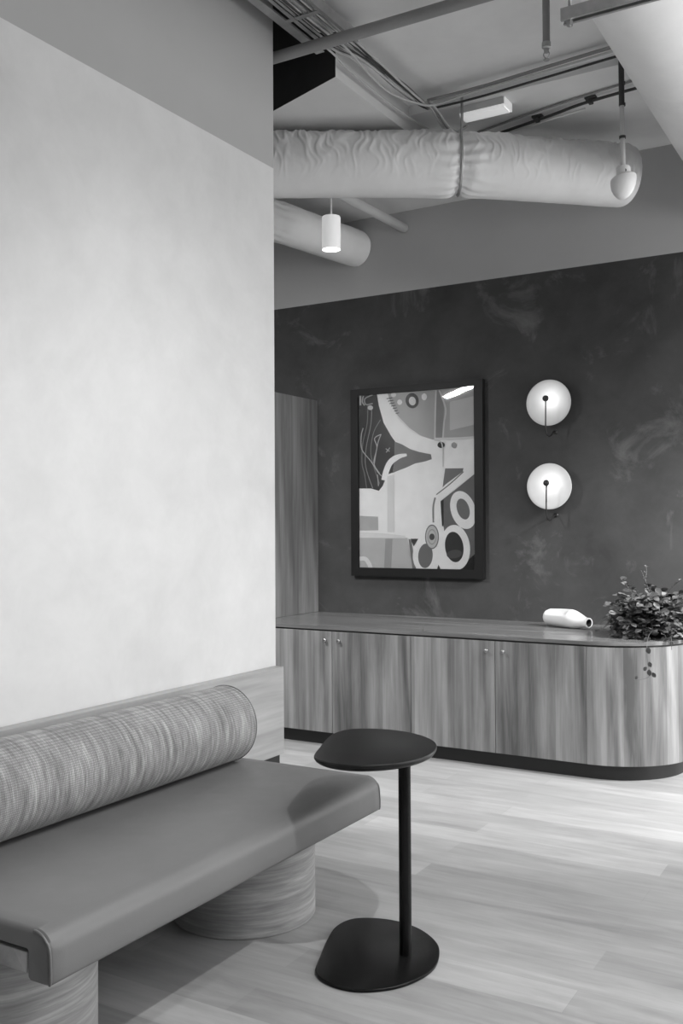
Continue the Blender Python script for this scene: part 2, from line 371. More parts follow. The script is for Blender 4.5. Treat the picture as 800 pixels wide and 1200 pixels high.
# ------------------------------------------------------------------ framed picture
ART = [
(0.62,[(-3.3516,2.2711),(-2.4710,2.2682),(-2.4750,1.0535),(-3.3518,1.0398)]),
(0.035,[(-3.3516,2.2711),(-3.1984,2.2718),(-3.1838,2.1814),(-3.1470,2.0593),(-3.0878,1.9633),(-3.0539,1.9193),(-3.0606,1.8167),(-3.0791,1.7119),(-3.1194,1.6999),(-3.1574,1.6215),(-3.1878,1.5890),(-3.2483,1.6064),(-3.3558,1.6090)]),
(0.3,[(-3.1156,2.2697),(-2.4710,2.2657),(-2.4737,1.9165),(-2.5663,1.9288),(-2.6492,1.9228),(-2.7756,1.9240),(-2.8611,1.9542),(-2.9475,2.0110),(-3.0350,2.0989),(-3.0863,2.1814)]),
(0.2,[(-2.7533,2.2581),(-2.7138,2.2577),(-2.6895,2.1288),(-2.7050,1.9282),(-2.7558,1.9281)]),
(0.45,[(-2.7534,2.2557),(-2.7541,2.2391),(-2.7552,2.2164),(-2.7565,2.1893),(-2.7578,2.1599),(-2.7591,2.1299),(-2.7601,2.1013),(-2.7610,2.0715),(-2.7619,2.0387),(-2.7626,2.0053),(-2.7633,1.9740),(-2.7638,1.9476),(-2.7642,1.9286),(-2.7529,1.9279),(-2.7525,1.9469),(-2.7520,1.9733),(-2.7513,2.0045),(-2.7506,2.0378),(-2.7497,2.0707),(-2.7488,2.1003),(-2.7478,2.1288),(-2.7465,2.1587),(-2.7452,2.1882),(-2.7439,2.2152),(-2.7428,2.2379),(-2.7421,2.2545)]),
(0.45,[(-2.7290,2.2518),(-2.7234,2.2377),(-2.7150,2.2181),(-2.7055,2.1950),(-2.6962,2.1708),(-2.6885,2.1476),(-2.6839,2.1276),(-2.6826,2.1108),(-2.6837,2.0952),(-2.6864,2.0801),(-2.6899,2.0651),(-2.6933,2.0497),(-2.6958,2.0335),(-2.6976,2.0155),(-2.6994,1.9959),(-2.7012,1.9762),(-2.7027,1.9578),(-2.7040,1.9423),(-2.7050,1.9311),(-2.6938,1.9298),(-2.6929,1.9410),(-2.6916,1.9565),(-2.6900,1.9749),(-2.6883,1.9945),(-2.6865,2.0140),(-2.6847,2.0317),(-2.6822,2.0474),(-2.6789,2.0625),(-2.6754,2.0777),(-2.6726,2.0934),(-2.6715,2.1102),(-2.6728,2.1284),(-2.6777,2.1495),(-2.6856,2.1734),(-2.6950,2.1980),(-2.7046,2.2211),(-2.7129,2.2408),(-2.7185,2.2547)]),
(0.42,[(-2.6473,2.1707),(-2.4742,2.1965),(-2.4757,2.0074),(-2.6488,1.9790)]),
(0.13,[(-3.0628,1.9250),(-3.0068,1.9039),(-2.9413,1.8668),(-2.8763,1.8457),(-2.7877,1.8251),(-2.7822,1.7926),(-2.8337,1.7791),(-2.9057,1.7688),(-2.9786,1.7414),(-3.0375,1.7237),(-3.0791,1.7092),(-3.0668,1.7774)]),
(0.62,[(-2.9709,1.8379),(-2.9784,1.8384),(-2.9890,1.8387),(-3.0019,1.8387),(-3.0160,1.8381),(-3.0305,1.8367),(-3.0443,1.8341),(-3.0571,1.8307),(-3.0697,1.8266),(-3.0815,1.8204),(-3.0929,1.8132),(-3.1038,1.8050),(-3.1139,1.7955),(-3.1227,1.7848),(-3.1302,1.7732),(-3.1365,1.7613),(-3.1419,1.7494),(-3.1467,1.7380),(-3.1511,1.7269),(-3.1552,1.7153),(-3.1587,1.7030),(-3.1616,1.6912),(-3.1639,1.6804),(-3.1658,1.6716),(-3.1672,1.6654),(-3.1231,1.6565),(-3.1216,1.6631),(-3.1197,1.6719),(-3.1175,1.6821),(-3.1149,1.6929),(-3.1119,1.7035),(-3.1085,1.7133),(-3.1044,1.7234),(-3.1000,1.7340),(-3.0953,1.7443),(-3.0902,1.7540),(-3.0848,1.7625),(-3.0791,1.7695),(-3.0725,1.7757),(-3.0648,1.7815),(-3.0562,1.7869),(-3.0470,1.7919),(-3.0381,1.7976),(-3.0295,1.8027),(-3.0201,1.8072),(-3.0088,1.8110),(-2.9967,1.8143),(-2.9850,1.8172),(-2.9749,1.8198),(-2.9676,1.8223)]),
(0.14,[(-2.6841,1.7273),(-2.5514,1.7239),(-2.5598,1.6976),(-2.6306,1.6336),(-2.7106,1.5589)]),
(0.11,[(-2.4728,1.6847),(-2.4777,1.0560),(-2.6004,1.0537),(-2.7094,1.3410),(-2.7222,1.5078),(-2.5963,1.5946)]),
(0.015,[(-2.5921,1.0539),(-2.5315,1.1130),(-2.4769,1.1578),(-2.4777,1.0560)]),
(0.03,[(-2.7180,1.5077),(-2.6969,1.5202),(-2.6981,1.3537),(-2.7094,1.3410)]),
(0.66,[(-2.4751,1.7301),(-2.4755,1.6848),(-2.5963,1.5971),(-2.7151,1.5179),(-2.7644,1.5214),(-2.7670,1.5446),(-2.6793,1.6222),(-2.5515,1.7049)]),
(0.15,[(-2.5543,1.7040),(-2.5651,1.6953),(-2.5802,1.6830),(-2.5980,1.6685),(-2.6172,1.6531),(-2.6364,1.6379),(-2.6541,1.6244),(-2.6717,1.6117),(-2.6906,1.5984),(-2.7095,1.5855),(-2.7270,1.5737),(-2.7418,1.5637),(-2.7526,1.5564),(-2.7475,1.5502),(-2.7367,1.5575),(-2.7219,1.5675),(-2.7043,1.5793),(-2.6854,1.5923),(-2.6665,1.6056),(-2.6488,1.6184),(-2.6310,1.6320),(-2.6117,1.6472),(-2.5925,1.6627),(-2.5746,1.6772),(-2.5596,1.6895),(-2.5488,1.6982)]),
(0.16,[(-2.7648,1.5356),(-2.7666,1.5292),(-2.7691,1.5205),(-2.7722,1.5100),(-2.7752,1.4979),(-2.7778,1.4846),(-2.7796,1.4705),(-2.7804,1.4541),(-2.7805,1.4347),(-2.7802,1.4144),(-2.7797,1.3950),(-2.7792,1.3785),(-2.7790,1.3669),(-2.7662,1.3671),(-2.7665,1.3788),(-2.7670,1.3953),(-2.7675,1.4146),(-2.7678,1.4347),(-2.7677,1.4537),(-2.7669,1.4695),(-2.7652,1.4828),(-2.7627,1.4955),(-2.7598,1.5071),(-2.7568,1.5174),(-2.7543,1.5261),(-2.7525,1.5327)]),
(0.36,[(-3.3503,1.2656),(-2.9674,1.2637),(-2.9505,1.1724),(-2.9311,1.0476),(-3.3518,1.0398)]),
(0.32,[(-3.3493,1.4177),(-3.1950,1.4095),(-3.1926,1.3164),(-3.3500,1.3141)]),
(0.52,[(-3.3501,1.3033),(-3.1296,1.2925),(-2.9819,1.2767),(-2.9820,1.2610),(-3.3503,1.2630)]),
(0.25,[(-3.1374,1.2567),(-3.0822,1.2569),(-3.0940,1.0446),(-3.1493,1.0435)]),
(0.5,[(-3.1195,1.6867),(-3.0673,1.6983),(-3.0670,1.3030),(-3.1221,1.3030)]),
(0.56,[(-3.3499,1.1003),(-3.3433,1.1009),(-3.3345,1.1021),(-3.3251,1.1032),(-3.3161,1.1037),(-3.3090,1.1034),(-3.3050,1.1025),(-3.3017,1.1003),(-3.2971,1.0959),(-3.2922,1.0899),(-3.2874,1.0829),(-3.2829,1.0757),(-3.2791,1.0694),(-3.2762,1.0639),(-3.2740,1.0583),(-3.2722,1.0524),(-3.2707,1.0468),(-3.2694,1.0417),(-3.2683,1.0377),(-3.2358,1.0455),(-3.2368,1.0490),(-3.2380,1.0540),(-3.2397,1.0603),(-3.2420,1.0676),(-3.2451,1.0754),(-3.2489,1.0829),(-3.2533,1.0901),(-3.2582,1.0980),(-3.2640,1.1064),(-3.2708,1.1147),(-3.2791,1.1225),(-3.2897,1.1290),(-3.3026,1.1325),(-3.3155,1.1332),(-3.3277,1.1326),(-3.3385,1.1314),(-3.3470,1.1303),(-3.3527,1.1298)]),
(0.06,[(-2.9441,1.2572),(-2.8862,1.2573),(-2.9212,1.2052)]),
(0.14,[(-2.9601,1.2572),(-2.9383,1.2507),(-2.9036,1.0481),(-2.9311,1.0476)]),
(0.66,[(-2.4728,1.4704),(-2.4673,1.4487),(-2.4644,1.4269),(-2.4643,1.4058),(-2.4669,1.3860),(-2.4723,1.3680),(-2.4802,1.3525),(-2.4904,1.3397),(-2.5026,1.3303),(-2.5165,1.3244),(-2.5316,1.3222),(-2.5475,1.3238),(-2.5637,1.3292),(-2.5797,1.3382),(-2.5950,1.3506),(-2.6092,1.3660),(-2.6218,1.3839),(-2.6324,1.4039),(-2.6407,1.4252),(-2.6464,1.4472),(-2.6494,1.4693),(-2.6495,1.4907),(-2.6468,1.5108),(-2.6413,1.5289),(-2.6332,1.5446),(-2.6228,1.5573),(-2.6103,1.5667),(-2.5962,1.5724),(-2.5810,1.5743),(-2.5650,1.5723),(-2.5488,1.5666),(-2.5328,1.5573),(-2.5177,1.5447),(-2.5037,1.5292),(-2.4913,1.5113),(-2.4809,1.4915)]),
(0.13,[(-2.5143,1.4655),(-2.5112,1.4536),(-2.5094,1.4416),(-2.5091,1.4301),(-2.5101,1.4193),(-2.5126,1.4095),(-2.5164,1.4011),(-2.5213,1.3943),(-2.5274,1.3893),(-2.5343,1.3863),(-2.5419,1.3853),(-2.5500,1.3865),(-2.5582,1.3897),(-2.5664,1.3948),(-2.5743,1.4018),(-2.5816,1.4104),(-2.5882,1.4203),(-2.5938,1.4313),(-2.5983,1.4429),(-2.6015,1.4550),(-2.6033,1.4670),(-2.6036,1.4786),(-2.6026,1.4895),(-2.6001,1.4993),(-2.5962,1.5078),(-2.5912,1.5146),(-2.5851,1.5195),(-2.5781,1.5225),(-2.5705,1.5234),(-2.5624,1.5222),(-2.5541,1.5189),(-2.5460,1.5137),(-2.5381,1.5066),(-2.5308,1.4980),(-2.5243,1.4881),(-2.5187,1.4771)]),
(0.66,[(-2.7503,1.5211),(-2.7194,1.5077),(-2.7094,1.3410),(-2.6982,1.3409),(-2.6757,1.1748),(-2.6280,1.0532),(-2.8033,1.0500),(-2.7455,1.2127),(-2.7378,1.3026),(-2.7683,1.3798)]),
(0.66,[(-2.5095,1.2115),(-2.5084,1.1857),(-2.5104,1.1603),(-2.5155,1.1362),(-2.5235,1.1140),(-2.5343,1.0943),(-2.5475,1.0779),(-2.5626,1.0651),(-2.5794,1.0564),(-2.5972,1.0521),(-2.6155,1.0522),(-2.6339,1.0569),(-2.6516,1.0660),(-2.6682,1.0792),(-2.6832,1.0962),(-2.6961,1.1164),(-2.7064,1.1392),(-2.7139,1.1640),(-2.7183,1.1899),(-2.7195,1.2162),(-2.7175,1.2419),(-2.7122,1.2664),(-2.7039,1.2889),(-2.6929,1.3087),(-2.6794,1.3251),(-2.6639,1.3377),(-2.6470,1.3461),(-2.6290,1.3500),(-2.6106,1.3494),(-2.5923,1.3443),(-2.5747,1.3349),(-2.5584,1.3214),(-2.5437,1.3043),(-2.5311,1.2841),(-2.5211,1.2615),(-2.5138,1.2370)]),
(0.04,[(-2.5559,1.2122),(-2.5544,1.1947),(-2.5549,1.1774),(-2.5574,1.1609),(-2.5619,1.1457),(-2.5681,1.1323),(-2.5760,1.1209),(-2.5852,1.1121),(-2.5956,1.1060),(-2.6067,1.1028),(-2.6184,1.1027),(-2.6301,1.1056),(-2.6416,1.1116),(-2.6525,1.1203),(-2.6624,1.1315),(-2.6712,1.1450),(-2.6784,1.1603),(-2.6839,1.1769),(-2.6874,1.1943),(-2.6890,1.2120),(-2.6885,1.2294),(-2.6859,1.2461),(-2.6814,1.2614),(-2.6750,1.2749),(-2.6671,1.2863),(-2.6577,1.2951),(-2.6472,1.3010),(-2.6360,1.3040),(-2.6243,1.3040),(-2.6126,1.3008),(-2.6012,1.2948),(-2.5903,1.2859),(-2.5805,1.2746),(-2.5719,1.2611),(-2.5648,1.2459),(-2.5594,1.2294)]),
(0.09,[(-2.5671,1.1639),(-2.5673,1.1590),(-2.5690,1.1540),(-2.5724,1.1491),(-2.5773,1.1444),(-2.5835,1.1400),(-2.5909,1.1362),(-2.5992,1.1329),(-2.6082,1.1304),(-2.6177,1.1286),(-2.6273,1.1277),(-2.6367,1.1276),(-2.6457,1.1284),(-2.6539,1.1301),(-2.6612,1.1325),(-2.6673,1.1357),(-2.6720,1.1395),(-2.6752,1.1439),(-2.6767,1.1486),(-2.6766,1.1535),(-2.6748,1.1585),(-2.6714,1.1635),(-2.6664,1.1682),(-2.6601,1.1726),(-2.6527,1.1764),(-2.6443,1.1797),(-2.6352,1.1822),(-2.6257,1.1839),(-2.6161,1.1848),(-2.6068,1.1848),(-2.5978,1.1840),(-2.5896,1.1823),(-2.5824,1.1798),(-2.5764,1.1766),(-2.5718,1.1728),(-2.5687,1.1685)]),
(0.66,[(-2.7448,1.1428),(-2.7479,1.1224),(-2.7536,1.1028),(-2.7618,1.0844),(-2.7723,1.0680),(-2.7846,1.0539),(-2.7985,1.0427),(-2.8136,1.0346),(-2.8294,1.0299),(-2.8454,1.0288),(-2.8611,1.0313),(-2.8761,1.0373),(-2.8898,1.0467),(-2.9020,1.0592),(-2.9121,1.0745),(-2.9199,1.0920),(-2.9251,1.1112),(-2.9275,1.1315),(-2.9272,1.1524),(-2.9240,1.1731),(-2.9181,1.1930),(-2.9097,1.2114),(-2.8991,1.2279),(-2.8865,1.2420),(-2.8724,1.2531),(-2.8572,1.2610),(-2.8413,1.2654),(-2.8253,1.2662),(-2.8097,1.2635),(-2.7949,1.2572),(-2.7813,1.2476),(-2.7694,1.2350),(-2.7595,1.2198),(-2.7519,1.2024),(-2.7468,1.1834),(-2.7444,1.1634)]),
(0.12,[(-2.7786,1.1396),(-2.7807,1.1254),(-2.7842,1.1117),(-2.7893,1.0989),(-2.7957,1.0874),(-2.8032,1.0775),(-2.8115,1.0696),(-2.8206,1.0640),(-2.8300,1.0606),(-2.8395,1.0598),(-2.8488,1.0615),(-2.8576,1.0657),(-2.8657,1.0722),(-2.8728,1.0808),(-2.8786,1.0913),(-2.8831,1.1034),(-2.8860,1.1167),(-2.8873,1.1308),(-2.8869,1.1453),(-2.8848,1.1596),(-2.8812,1.1734),(-2.8761,1.1863),(-2.8696,1.1978),(-2.8620,1.2076),(-2.8536,1.2155),(-2.8445,1.2211),(-2.8351,1.2243),(-2.8256,1.2250),(-2.8163,1.2232),(-2.8075,1.2189),(-2.7995,1.2124),(-2.7925,1.2037),(-2.7867,1.1932),(-2.7824,1.1811),(-2.7795,1.1679),(-2.7782,1.1539)]),
(0.05,[(-2.7366,1.0845),(-2.7199,1.0515),(-2.7481,1.0510)]),
(0.12,[(-2.7324,1.2705),(-2.7333,1.2563),(-2.7356,1.2424),(-2.7395,1.2294),(-2.7446,1.2177),(-2.7510,1.2075),(-2.7583,1.1993),(-2.7663,1.1931),(-2.7750,1.1894),(-2.7838,1.1880),(-2.7927,1.1892),(-2.8013,1.1929),(-2.8093,1.1989),(-2.8166,1.2071),(-2.8228,1.2173),(-2.8279,1.2290),(-2.8316,1.2421),(-2.8338,1.2560),(-2.8345,1.2704),(-2.8336,1.2848),(-2.8312,1.2987),(-2.8273,1.3118),(-2.8221,1.3235),(-2.8157,1.3337),(-2.8083,1.3420),(-2.8001,1.3480),(-2.7915,1.3517),(-2.7826,1.3529),(-2.7738,1.3516),(-2.7652,1.3478),(-2.7572,1.3417),(-2.7500,1.3335),(-2.7438,1.3233),(-2.7389,1.3116),(-2.7352,1.2986),(-2.7330,1.2848)]),
(0.38,[(-2.7394,1.2705),(-2.7402,1.2576),(-2.7422,1.2450),(-2.7455,1.2333),(-2.7500,1.2226),(-2.7554,1.2134),(-2.7618,1.2059),(-2.7687,1.2004),(-2.7761,1.1970),(-2.7838,1.1958),(-2.7914,1.1968),(-2.7988,1.2002),(-2.8057,1.2056),(-2.8119,1.2131),(-2.8173,1.2223),(-2.8217,1.2329),(-2.8248,1.2448),(-2.8267,1.2574),(-2.8273,1.2704),(-2.8266,1.2834),(-2.8245,1.2960),(-2.8211,1.3079),(-2.8166,1.3186),(-2.8111,1.3278),(-2.8048,1.3352),(-2.7978,1.3407),(-2.7903,1.3441),(-2.7827,1.3452),(-2.7751,1.3440),(-2.7677,1.3406),(-2.7608,1.3351),(-2.7546,1.3276),(-2.7493,1.3184),(-2.7450,1.3077),(-2.7419,1.2960),(-2.7400,1.2834)]),
(0.22,[(-2.7521,1.2705),(-2.7526,1.2616),(-2.7541,1.2529),(-2.7564,1.2448),(-2.7596,1.2374),(-2.7635,1.2311),(-2.7680,1.2259),(-2.7729,1.2221),(-2.7782,1.2198),(-2.7836,1.2189),(-2.7890,1.2197),(-2.7942,1.2220),(-2.7992,1.2258),(-2.8036,1.2309),(-2.8074,1.2372),(-2.8105,1.2446),(-2.8127,1.2528),(-2.8141,1.2614),(-2.8145,1.2704),(-2.8139,1.2794),(-2.8125,1.2881),(-2.8101,1.2962),(-2.8069,1.3036),(-2.8030,1.3100),(-2.7985,1.3151),(-2.7935,1.3189),(-2.7883,1.3212),(-2.7828,1.3220),(-2.7774,1.3212),(-2.7722,1.3188),(-2.7673,1.3150),(-2.7629,1.3099),(-2.7591,1.3035),(-2.7561,1.2962),(-2.7538,1.2881),(-2.7525,1.2794)]),
(0.38,[(-2.7563,1.2705),(-2.7568,1.2627),(-2.7581,1.2551),(-2.7601,1.2480),(-2.7628,1.2416),(-2.7662,1.2360),(-2.7700,1.2315),(-2.7743,1.2281),(-2.7789,1.2261),(-2.7835,1.2254),(-2.7882,1.2260),(-2.7927,1.2281),(-2.7970,1.2314),(-2.8008,1.2359),(-2.8041,1.2414),(-2.8068,1.2478),(-2.8087,1.2550),(-2.8099,1.2626),(-2.8102,1.2704),(-2.8097,1.2783),(-2.8085,1.2859),(-2.8064,1.2930),(-2.8037,1.2994),(-2.8003,1.3050),(-2.7964,1.3095),(-2.7921,1.3128),(-2.7876,1.3149),(-2.7829,1.3155),(-2.7782,1.3148),(-2.7737,1.3128),(-2.7695,1.3095),(-2.7657,1.3050),(-2.7624,1.2994),(-2.7598,1.2930),(-2.7578,1.2859),(-2.7567,1.2783)]),
(0.08,[(-2.7634,1.2705),(-2.7637,1.2667),(-2.7646,1.2630),(-2.7661,1.2595),(-2.7681,1.2564),(-2.7706,1.2537),(-2.7734,1.2515),(-2.7766,1.2499),(-2.7799,1.2489),(-2.7834,1.2486),(-2.7868,1.2489),(-2.7902,1.2499),(-2.7933,1.2515),(-2.7961,1.2536),(-2.7985,1.2563),(-2.8005,1.2595),(-2.8020,1.2629),(-2.8028,1.2666),(-2.8031,1.2704),(-2.8028,1.2742),(-2.8018,1.2779),(-2.8003,1.2814),(-2.7983,1.2845),(-2.7959,1.2872),(-2.7930,1.2894),(-2.7899,1.2910),(-2.7865,1.2920),(-2.7831,1.2923),(-2.7796,1.2920),(-2.7763,1.2910),(-2.7732,1.2894),(-2.7703,1.2872),(-2.7679,1.2845),(-2.7660,1.2814),(-2.7645,1.2780),(-2.7637,1.2743)]),
(0.06,[(-2.8759,2.2008),(-2.8750,2.1918),(-2.8755,2.1828),(-2.8776,2.1743),(-2.8810,2.1664),(-2.8858,2.1595),(-2.8917,2.1536),(-2.8987,2.1491),(-2.9064,2.1460),(-2.9147,2.1444),(-2.9233,2.1444),(-2.9319,2.1460),(-2.9403,2.1492),(-2.9483,2.1537),(-2.9555,2.1596),(-2.9618,2.1667),(-2.9670,2.1746),(-2.9708,2.1832),(-2.9733,2.1922),(-2.9742,2.2014),(-2.9737,2.2104),(-2.9716,2.2190),(-2.9681,2.2269),(-2.9633,2.2339),(-2.9572,2.2397),(-2.9502,2.2442),(-2.9425,2.2473),(-2.9341,2.2488),(-2.9255,2.2487),(-2.9169,2.2470),(-2.9085,2.2438),(-2.9006,2.2392),(-2.8934,2.2333),(-2.8872,2.2263),(-2.8821,2.2184),(-2.8783,2.2098)]),
(0.5,[(-2.8973,2.1961),(-2.8967,2.1909),(-2.8969,2.1857),(-2.8979,2.1809),(-2.8997,2.1763),(-2.9022,2.1724),(-2.9053,2.1690),(-2.9089,2.1665),(-2.9130,2.1647),(-2.9174,2.1639),(-2.9219,2.1639),(-2.9265,2.1649),(-2.9310,2.1667),(-2.9353,2.1694),(-2.9391,2.1728),(-2.9425,2.1768),(-2.9453,2.1814),(-2.9474,2.1864),(-2.9488,2.1916),(-2.9494,2.1968),(-2.9491,2.2020),(-2.9481,2.2069),(-2.9463,2.2114),(-2.9438,2.2154),(-2.9407,2.2187),(-2.9370,2.2213),(-2.9330,2.2230),(-2.9286,2.2239),(-2.9240,2.2238),(-2.9194,2.2228),(-2.9149,2.2209),(-2.9107,2.2183),(-2.9068,2.2149),(-2.9035,2.2108),(-2.9007,2.2062),(-2.8986,2.2013)]),
(0.6,[(-3.0004,2.1914),(-3.0007,2.1882),(-3.0016,2.1852),(-3.0030,2.1824),(-3.0050,2.1799),(-3.0073,2.1777),(-3.0101,2.1761),(-3.0131,2.1749),(-3.0164,2.1743),(-3.0197,2.1743),(-3.0230,2.1748),(-3.0262,2.1758),(-3.0292,2.1774),(-3.0320,2.1794),(-3.0343,2.1819),(-3.0362,2.1846),(-3.0376,2.1876),(-3.0385,2.1908),(-3.0387,2.1940),(-3.0384,2.1972),(-3.0375,2.2003),(-3.0361,2.2031),(-3.0342,2.2056),(-3.0318,2.2077),(-3.0290,2.2093),(-3.0260,2.2105),(-3.0228,2.2111),(-3.0194,2.2111),(-3.0161,2.2106),(-3.0129,2.2096),(-3.0099,2.2080),(-3.0072,2.2059),(-3.0048,2.2035),(-3.0029,2.2008),(-3.0015,2.1977),(-3.0007,2.1946)]),
(0.6,[(-2.8134,2.2147),(-2.8137,2.2107),(-2.8146,2.2068),(-2.8161,2.2032),(-2.8181,2.2000),(-2.8206,2.1973),(-2.8235,2.1952),(-2.8267,2.1937),(-2.8301,2.1929),(-2.8335,2.1928),(-2.8370,2.1934),(-2.8404,2.1947),(-2.8435,2.1966),(-2.8464,2.1992),(-2.8489,2.2022),(-2.8508,2.2057),(-2.8523,2.2095),(-2.8532,2.2135),(-2.8534,2.2176),(-2.8531,2.2216),(-2.8522,2.2255),(-2.8507,2.2291),(-2.8486,2.2323),(-2.8461,2.2350),(-2.8433,2.2371),(-2.8401,2.2386),(-2.8367,2.2394),(-2.8332,2.2395),(-2.8297,2.2389),(-2.8264,2.2376),(-2.8232,2.2356),(-2.8204,2.2331),(-2.8179,2.2300),(-2.8160,2.2265),(-2.8145,2.2228),(-2.8136,2.2188)]),
(0.5,[(-3.0458,2.2447),(-3.0461,2.2419),(-3.0471,2.2393),(-3.0486,2.2369),(-3.0507,2.2348),(-3.0533,2.2331),(-3.0562,2.2317),(-3.0595,2.2308),(-3.0630,2.2303),(-3.0666,2.2303),(-3.0702,2.2308),(-3.0737,2.2318),(-3.0770,2.2332),(-3.0800,2.2350),(-3.0825,2.2371),(-3.0846,2.2396),(-3.0861,2.2422),(-3.0870,2.2449),(-3.0873,2.2477),(-3.0870,2.2504),(-3.0860,2.2530),(-3.0845,2.2554),(-3.0824,2.2575),(-3.0798,2.2593),(-3.0768,2.2607),(-3.0735,2.2616),(-3.0700,2.2621),(-3.0664,2.2620),(-3.0628,2.2615),(-3.0593,2.2605),(-3.0561,2.2591),(-3.0531,2.2573),(-3.0506,2.2552),(-3.0485,2.2528),(-3.0470,2.2502),(-3.0461,2.2474)]),
(0.5,[(-2.7614,1.9207),(-2.7424,1.9200),(-2.7158,1.9189),(-2.6847,1.9177),(-2.6520,1.9165),(-2.6207,1.9155),(-2.5936,1.9149),(-2.5693,1.9148),(-2.5453,1.9150),(-2.5226,1.9154),(-2.5024,1.9158),(-2.4855,1.9163),(-2.4731,1.9165),(-2.4742,1.9316),(-2.4867,1.9314),(-2.5036,1.9310),(-2.5238,1.9306),(-2.5463,1.9302),(-2.5701,1.9300),(-2.5941,1.9302),(-2.6210,1.9308),(-2.6522,1.9318),(-2.6848,1.9331),(-2.7159,1.9343),(-2.7425,1.9354),(-2.7615,1.9361)]),
(0.05,[(-2.6844,1.8835),(-2.6848,1.8800),(-2.6860,1.8766),(-2.6880,1.8735),(-2.6907,1.8707),(-2.6940,1.8683),(-2.6978,1.8664),(-2.7020,1.8651),(-2.7065,1.8644),(-2.7111,1.8643),(-2.7158,1.8648),(-2.7202,1.8659),(-2.7245,1.8676),(-2.7283,1.8698),(-2.7315,1.8725),(-2.7342,1.8756),(-2.7361,1.8789),(-2.7373,1.8824),(-2.7377,1.8860),(-2.7373,1.8896),(-2.7360,1.8930),(-2.7340,1.8962),(-2.7313,1.8990),(-2.7280,1.9013),(-2.7242,1.9032),(-2.7200,1.9045),(-2.7155,1.9052),(-2.7108,1.9053),(-2.7062,1.9048),(-2.7017,1.9036),(-2.6975,1.9019),(-2.6937,1.8997),(-2.6905,1.8970),(-2.6878,1.8940),(-2.6859,1.8906),(-2.6847,1.8871)]),
(0.25,[(-2.5983,1.8782),(-2.5986,1.8749),(-2.5995,1.8718),(-2.6009,1.8688),(-2.6029,1.8662),(-2.6053,1.8639),(-2.6081,1.8622),(-2.6111,1.8609),(-2.6144,1.8602),(-2.6178,1.8600),(-2.6211,1.8605),(-2.6244,1.8615),(-2.6274,1.8630),(-2.6302,1.8651),(-2.6326,1.8675),(-2.6345,1.8704),(-2.6359,1.8734),(-2.6367,1.8767),(-2.6370,1.8800),(-2.6367,1.8834),(-2.6358,1.8865),(-2.6343,1.8895),(-2.6324,1.8921),(-2.6300,1.8944),(-2.6272,1.8962),(-2.6241,1.8974),(-2.6208,1.8981),(-2.6175,1.8983),(-2.6141,1.8978),(-2.6109,1.8968),(-2.6078,1.8952),(-2.6051,1.8932),(-2.6027,1.8907),(-2.6008,1.8879),(-2.5994,1.8848),(-2.5986,1.8816)]),
(0.45,[(-2.7624,1.9169),(-2.7553,1.9152),(-2.7455,1.9141),(-2.7348,1.9124),(-2.7245,1.9088),(-2.7157,1.9023),(-2.7093,1.8912),(-2.7054,1.8717),(-2.7032,1.8444),(-2.7024,1.8134),(-2.7023,1.7828),(-2.7025,1.7563),(-2.7022,1.7381),(-2.6938,1.7379),(-2.6941,1.7561),(-2.6939,1.7825),(-2.6940,1.8132),(-2.6948,1.8444),(-2.6970,1.8723),(-2.7013,1.8932),(-2.7092,1.9069),(-2.7204,1.9154),(-2.7328,1.9198),(-2.7446,1.9218),(-2.7542,1.9228),(-2.7605,1.9244)]),
(0.14,[(-3.2709,2.1874),(-3.2715,2.1728),(-3.2721,2.1527),(-3.2730,2.1288),(-3.2743,2.1032),(-3.2764,2.0776),(-3.2794,2.0541),(-3.2839,2.0321),(-3.2899,2.0102),(-3.2967,1.9882),(-3.3035,1.9661),(-3.3095,1.9439),(-3.3140,1.9215),(-3.3172,1.8985),(-3.3195,1.8747),(-3.3211,1.8509),(-3.3219,1.8278),(-3.3219,1.8062),(-3.3211,1.7867),(-3.3191,1.7700),(-3.3158,1.7557),(-3.3118,1.7430),(-3.3075,1.7310),(-3.3034,1.7187),(-3.3000,1.7050),(-3.2971,1.6887),(-3.2941,1.6704),(-3.2914,1.6516),(-3.2889,1.6339),(-3.2869,1.6190),(-3.2853,1.6082),(-3.2785,1.6088),(-3.2800,1.6195),(-3.2821,1.6345),(-3.2845,1.6522),(-3.2873,1.6710),(-3.2902,1.6895),(-3.2932,1.7060),(-3.2967,1.7200),(-3.3009,1.7326),(-3.3052,1.7446),(-3.3091,1.7569),(-3.3123,1.7707),(-3.3142,1.7869),(-3.3149,1.8061),(-3.3149,1.8275),(-3.3141,1.8504),(-3.3126,1.8740),(-3.3103,1.8976),(-3.3072,1.9204),(-3.3027,1.9424),(-3.2968,1.9644),(-3.2900,1.9863),(-3.2832,2.0084),(-3.2772,2.0305),(-3.2726,2.0528),(-3.2695,2.0767),(-3.2674,2.1025),(-3.2661,2.1282),(-3.2652,2.1521),(-3.2646,2.1722),(-3.2640,2.1867)]),
